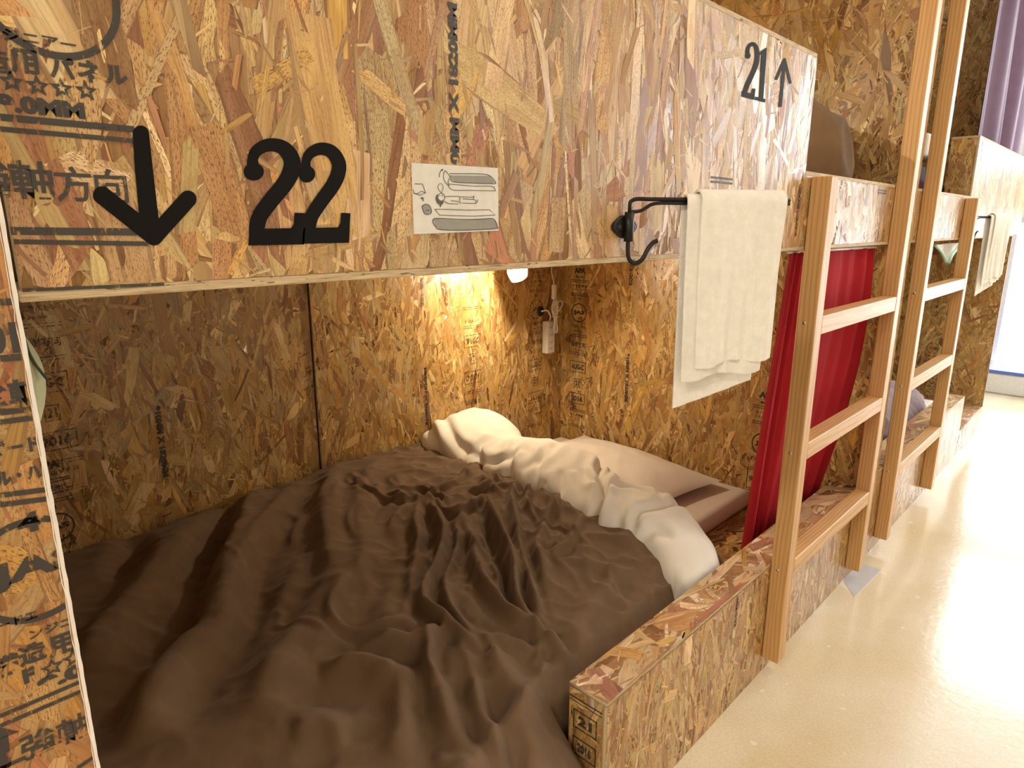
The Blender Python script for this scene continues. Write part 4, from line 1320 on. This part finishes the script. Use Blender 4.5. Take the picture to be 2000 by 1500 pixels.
# ------------------------------------------------------------------ reading lamp of the near lower bunk
def reading_lamp(label, P, power, group='clip-on reading lamps'):
    P = np.array(P, float)
    e = empty('reading_lamp', tuple(P), label, 'lamp', group)
    put('stem', tube_mesh([P + EZ * 0.028, P + EZ * 0.09], 0.008, 12), M['plastic'], e)
    put('canopy', lathe_mesh([(0, 0.0), (0.032, 0.0), (0.034, 0.012), (0.010, 0.024)], P + EZ * (0.028), (0, 0, 1), 24), M['plastic'], e)
    put('dome', lathe_mesh([(0.033, 0.0), (0.0335, -0.008), (0.030, -0.018), (0.022, -0.027), (0.011, -0.033), (0, -0.034)], P + EZ * 0.026, (0, 0, 1), 28), M['bulb'], e)
    # opaque half shade towards the head end
    L0 = P - EZ * 0.012
    d1 = np.array([-1.33, 1.854, 1.03]) - L0; d2 = np.array([-1.33, 1.935, 0.761]) - L0
    if P[2] > SLAB1: d1 = np.array([-0.875, 0.477, -0.08]); d2 = np.array([-0.643, 0.517, -0.565])
    d1 = d1 / np.linalg.norm(d1); d2 = d2 / np.linalg.norm(d2)
    n_ = 8; rows = []
    for t in np.linspace(0, 1, n_):
        lead = np.array([d1 * (1 - t) + d2 * t])[0]
        tail = np.array([0.55, 0.95, -0.02 - 0.25 * t])
        row = []
        for q in np.linspace(0, 1, 12):
            v = lead * (1 - q) + tail * q; v = v / np.linalg.norm(v)
            row.append(L0 + v * 0.050)
        rows.append(row)
    top = [[p_ + EZ * 0.045 for p_ in rows[0]]]
    sh = put('half_shade', grid_mesh(np.array(top + rows)), M['plastic'], e)
    sh.modifiers.new('thick', 'SOLIDIFY').thickness = 0.0015
    l = bpy.data.lights.new('reading_light', 'POINT'); l.energy = power; l.color = (1.0, 0.84, 0.60); l.shadow_soft_size = 0.012
    lo = bpy.data.objects.new('reading_light', l); col.objects.link(lo); lo.location = P + EZ * (-0.012)
    return e


LP = on_x(1005, 527, -1.13)
reading_lamp('lit reading lamp under the upper deck of the near lower bunk', LP, BED_LAMP)
reading_lamp('lit reading lamp inside the near upper bunk, behind the guard board', (-0.62, 1.10, 1.95), 42.0)

# ------------------------------------------------------------------ power strip, socket hole and cord in the corner
XB = BB + 0.0006
sk = on_x(1055, 608, XB)
hole = empty('cable_grommet', (XB, sk[1], sk[2]), 'round black cable grommet in the back panel near the corner', 'grommet')
put('ring', lathe_mesh([(0.022, 0.0), (0.022, 0.004), (0.016, 0.006), (0.012, 0.003), (0, 0.002)], (XB + 0.001, sk[1], sk[2]), (1, 0, 0), 24), M['dark'], hole)
ps = on_x(1066, 657, XB)
st = empty('power_strip', (XB, ps[1], ps[2] - 0.07), 'white power strip hanging in the back corner of the near lower bunk', 'power strip')
put('body', box_mesh((XB + 0.004, ps[1] - 0.030, ps[2] - 0.072), (XB + 0.036, ps[1] + 0.022, ps[2] + 0.072), 0.004, 2), M['plastic'], st)
for q, zz in enumerate((0.045, 0.012, -0.022, -0.05)):
    for dy in (-0.007, 0.005):
        put('socket_slot', box_mesh((XB + 0.0355, ps[1] - 0.004 + dy - 0.0012, ps[2] + zz - 0.004), (XB + 0.0366, ps[1] - 0.004 + dy + 0.0012, ps[2] + zz + 0.004)), M['dark'], st)
put('cord', tube_mesh(smooth_path([(XB + 0.006, sk[1], sk[2]), (XB + 0.03, sk[1] + 0.012, sk[2] + 0.005), (XB + 0.034, sk[1] + 0.03, sk[2] - 0.02), (XB + 0.02, ps[1], ps[2] + 0.07)], 8), 0.0035, 8), M['plastic'], st)
cx0 = on_x(1077, 525, XB + 0.05)
cs = on_x(1082, 570, XB + 0.05)
lc = empty('lamp_cord', tuple(cs), 'bundled white lamp cord with an inline switch, hanging in the back corner', 'cord')
put('upper_cord', tube_mesh(smooth_path([cx0 + EZ * 0.10, cx0, (cx0 + cs) / 2 + EY * 0.004, cs + EZ * 0.03], 8), 0.0022, 8), M['plastic'], lc)
put('switch', box_mesh(cs + np.array([-0.008, -0.010, -0.032]), cs + np.array([0.008, 0.010, 0.032]), 0.004, 2), M['plastic'], lc)
bt = cs + np.array([0.0, 0.012, -0.055])
for q in range(5):
    a = q * 1.2566
    ox, oy = 0.006 * math.cos(a), 0.010 * math.sin(a)
    pts = [bt + np.array([ox, oy, 0.02]), bt + np.array([ox * 1.8, oy * 1.9 - 0.004, -0.02]), bt + np.array([ox, oy * 0.6 + 0.002, -0.07]), bt + np.array([ox * 1.6, oy * 1.5 + 0.002, -0.115]),
           bt + np.array([ox * 0.4, oy * 0.4 + 0.004, -0.128]), bt + np.array([-ox, -oy * 1.2, -0.115]), bt + np.array([-ox * 0.8, -oy * 0.6, -0.07]), bt + np.array([-ox * 1.2, -oy * 1.6, -0.02]), bt + np.array([ox, oy, 0.02])]
    put('cord_loop', tube_mesh(smooth_path(pts, 5), 0.0022, 7), M['plastic'], lc)
put('cord_tie', tube_mesh(smooth_path([bt + np.array([0.012 * math.cos(t), 0.014 * math.sin(t), -0.055]) for t in np.linspace(0, 6.283, 14)], 2), 0.003, 8), M['plastic'], lc)
put('loose_loop', tube_mesh(smooth_path([bt + np.array([0, 0.0, 0.0]), bt + np.array([0.004, 0.03, 0.012]), bt + np.array([0.004, 0.045, -0.004]), bt + np.array([0, 0.02, -0.035])], 8), 0.0022, 7), M['plastic'], lc)

# ------------------------------------------------------------------ red curtain in the near lower bunk
def curtain(name, label, top_l, top_r, bot_l, bot_r, mid_r, pleats, amp, mat, seed, flare=0.0, parts_n=None):
    e = empty(name, tuple((np.array(bot_l) + np.array(bot_r)) / 2), label, 'curtain')
    nu, nv = 420, 90
    rs = np.random.default_rng(seed)
    us = np.linspace(0, 1, nu); vs_ = np.linspace(0, 1, nv)
    tl, tr, bl, br, mr = (np.array(a, float) for a in (top_l, top_r, bot_l, bot_r, mid_r))
    P = np.zeros((nv, nu, 3))
    # pleats get narrower towards the gathered side
    gu = us ** 0.75
    for i, v in enumerate(vs_):
        L_ = tl * (1 - v) + bl * v
        Rr = ((1 - v) * (1 - 2 * v) if v < 0.5 else 0) * tr
        # quadratic through top, mid, bottom
        Rr = tr * (1 - v) * (1 - 2 * v) + mr * 4 * v * (1 - v) + br * v * (2 * v - 1)
        ph = pleats * 2 * math.pi * gu + 0.5 * np.sin(3 * v + gu * 5) + 0.3
        am = amp * (0.65 + 0.35 * v) * (0.55 + 0.45 * np.sin(gu * 5.1 + seed))
        wv = np.sin(ph) * am + 0.35 * am * np.sin(2 * ph + 1.0 + v)
        along = L_[None, :] * (1 - us)[:, None] + Rr[None, :] * us[:, None]
        side = np.cos(ph) * am * 0.9
        P[i] = along + wv[:, None] * EX + side[:, None] * EY
    o = put('cloth', grid_mesh(P), mat, e)
    o.modifiers.new('thick', 'SOLIDIFY').thickness = 0.0012
    put('rail', tube_mesh([tl + EZ * 0.002 - EY * 0.02, tr + EZ * 0.002 + EY * 0.02], 0.004, 8), M['frame'], e)
    return e


curtain('bunk_curtain', 'bright red pleated curtain drawn aside in the near lower bunk', (-0.035, 1.63, 1.138), (-0.028, 2.25, 1.136), (-0.150, 1.80, 0.235), (-0.140, 2.28, 0.235),
        (-0.055, 2.295, 0.72), 7.0, 0.019, M['red'], 2)
curtain('bunk_curtain', 'purple curtain hanging in the far upper bunk by the window', (-0.16, 4.22, 2.58), (-0.16, 5.60, 2.58), (-0.17, 4.26, 1.17), (-0.17, 5.60, 1.17),
        (-0.165, 5.60, 1.9), 3.1, 0.055, M['purple'], 5)

# ------------------------------------------------------------------ olive canvas bag hanging just inside the left partition
bg = empty('canvas_bag', (-0.1, 0.16, 1.0), 'olive green canvas bag hanging just inside the left partition', 'bag')
nu, nv = 26, 40
P = np.zeros((nv, nu, 3))
top = on_x(44, 640, -0.05); bot = on_x(86, 838, -0.05); rt = on_x(101, 742, -0.05)
for i, v in enumerate(np.linspace(0, 1, nv)):
    z = top[2] * (1 - v) + bot[2] * v
    prof = math.sin(math.pi * min(v / 1.06 + 0.0, 1)) ** 0.8
    ymax = 0.1005 + (rt[1] - 0.1005 + 0.001) * prof
    for j, u in enumerate(np.linspace(0, 1, nu)):
        a = math.pi * u
        P[i, j] = (-0.05 - 0.035 * (1 - math.cos(a)) * (0.4 + 0.6 * prof) + 0.0, 0.1005 + (ymax - 0.1005) * (0.15 + 0.85 * math.sin(a)), z)
put('body', grid_mesh(P), M['olive'], bg)
pts = [on_x(u, v, -0.0485) for u, v in ((49, 665), (58, 690), (70, 712), (84, 730), (94, 742))]
put('piping', tube_mesh(smooth_path([p_ - EX * 0.002 for p_ in pts], 6), 0.0012, 8), plain('dark_olive_piping', (0.05, 0.06, 0.03), 0.8), bg)

# ------------------------------------------------------------------ upper bunk: brown duvet heaped by the end panel
def lump(name, label, cat, c, r, mat, seed, n=90, amp=0.03, fold=4.0, flat=0.0):
    th = np.linspace(0, math.pi, n); ph = np.linspace(0, 2 * math.pi, 2 * n)
    A, B_ = np.meshgrid(th, ph, indexing='ij')
    dx = np.sin(A) * np.cos(B_); dy = np.sin(A) * np.sin(B_); dz = np.cos(A)
    rr = 1 + amp * 8 * (0.5 * fbm(dx * 1.6 + 4 + dz, dy * 1.6 + 4, seed, 3)) + amp * 3 * ridged(dx * fold + 5 + dz * 1.2, dy * fold + 5, seed + 3) ** 2 * (1 - dz ** 8)
    e = lambda t, p_: np.sign(t) * np.abs(t) ** p_
    Pp = np.stack([c[0] + r[0] * rr * e(dx, 0.85), c[1] + r[1] * rr * e(dy, 0.85), c[2] + r[2] * rr * e(dz, 0.9)], -1)
    Pp[..., 2] = np.maximum(Pp[..., 2], flat)
    o = put(name, grid_mesh(Pp, flip=True), mat)
    return tag(o, label, cat)


lump('folded_duvet', 'brown duvet heaped against the end panel of the near upper bunk', 'duvet', (-0.38, 2.05, 1.33), (0.285, 0.175, 0.265), M['brown'], 91, flat=SLAB1 + 0.003, amp=0.040, fold=4.5)
lump('folded_duvet', 'mauve brown duvet rumpled behind the far base rail', 'duvet', (-0.50, 3.55, 0.20), (0.36, 0.70, 0.19), M['mauve'], 95, flat=DECK + 0.085, amp=0.035, fold=7.0)
lump('folded_blanket', 'dark purple blanket in the far upper bunk, seen past the tall ladder stiles', 'blanket', (-0.42, 3.55, 1.27), (0.26, 0.40, 0.22), M['purple'], 97, flat=SLAB1 + 0.003, amp=0.03)
me = box_mesh((-1.318, 2.60, DECK + 0.001), (-0.13, 4.30, 0.233), 0.03, 4)
for p_ in me.polygons: p_.use_smooth = True
mt2 = empty('mattress', (-0.7, 3.4, DECK), 'white mattress in the far lower bunk, seen between the ladder stiles', 'mattress')
put('sheeted_mattress', me, M['white'], mt2)
tag(put('folded_towel', box_mesh((-0.30, 3.28, 1.485), (-0.16, 3.60, 1.578), 0.012, 3), M['white']), 'white folded cloth on the dark purple blanket of the far upper bunk', 'towel')

# mint edged cloth pinned under the far upper deck
mc = empty('hanging_cloth', (-0.04, 3.25, 1.05), 'white cloth corner with a mint green hem hanging under the far upper deck', 'cloth')
pa, pb, pc = on_x(1826, 466, -0.03), on_x(1878, 462, -0.03), on_x(1848, 512, -0.03)
pa[2] = pb[2] = SLAB0 - 0.016
n = 16
rows = []
for v in np.linspace(0, 1, n):
    l_ = pa * (1 - v) + pc * v; r_2 = pb * (1 - v) + pc * v
    rows.append([l_ * (1 - u) + r_2 * u + EX * 0.006 * math.sin(9 * u + 4 * v) for u in np.linspace(0, 1, n)])
put('cloth', grid_mesh(np.array(rows)), M['white'], mc)
put('hem', tube_mesh(np.array([r_[-1] + EX * 0.002 for r_ in rows]), 0.012, 8), M['mint'], mc)
put('hem', tube_mesh(np.array([r_[0] + EX * 0.002 for r_ in rows]), 0.006, 8), M['mint'], mc)

# ------------------------------------------------------------------ floor details and the far end
tq = [on_z(u, v, 0.0006) for u, v in ((1637, 1130), (1678, 1098), (1722, 1113), (1668, 1166))]
tq[0][0] = max(tq[0][0], 0.002); tq[1][0] = max(tq[1][0], 0.002)
me = mesh([p_ + EZ * 0.0002 for p_ in tq] + [p_ * np.array([1, 1, 0]) for p_ in tq], [(0, 3, 2, 1), (4, 5, 6, 7), (0, 1, 5, 4), (1, 2, 6, 5), (2, 3, 7, 6), (3, 0, 4, 7)])
tag(put('floor_tape', me, M['tape']), 'grey tape patch on the floor at the foot of the near ladder', 'tape')
bx = empty('storage_tray', (0.05, 6.05, 0), 'low white tray with a blue rim under the far window', 'tray')
put('tray', box_mesh((-0.45, 5.85, 0.0), (0.45, 6.25, 0.15), 0.01, 2), M['frame'], bx)
put('rim', box_mesh((-0.46, 5.84, 0.15), (0.46, 6.26, 0.175), 0.004), M['blue'], bx)
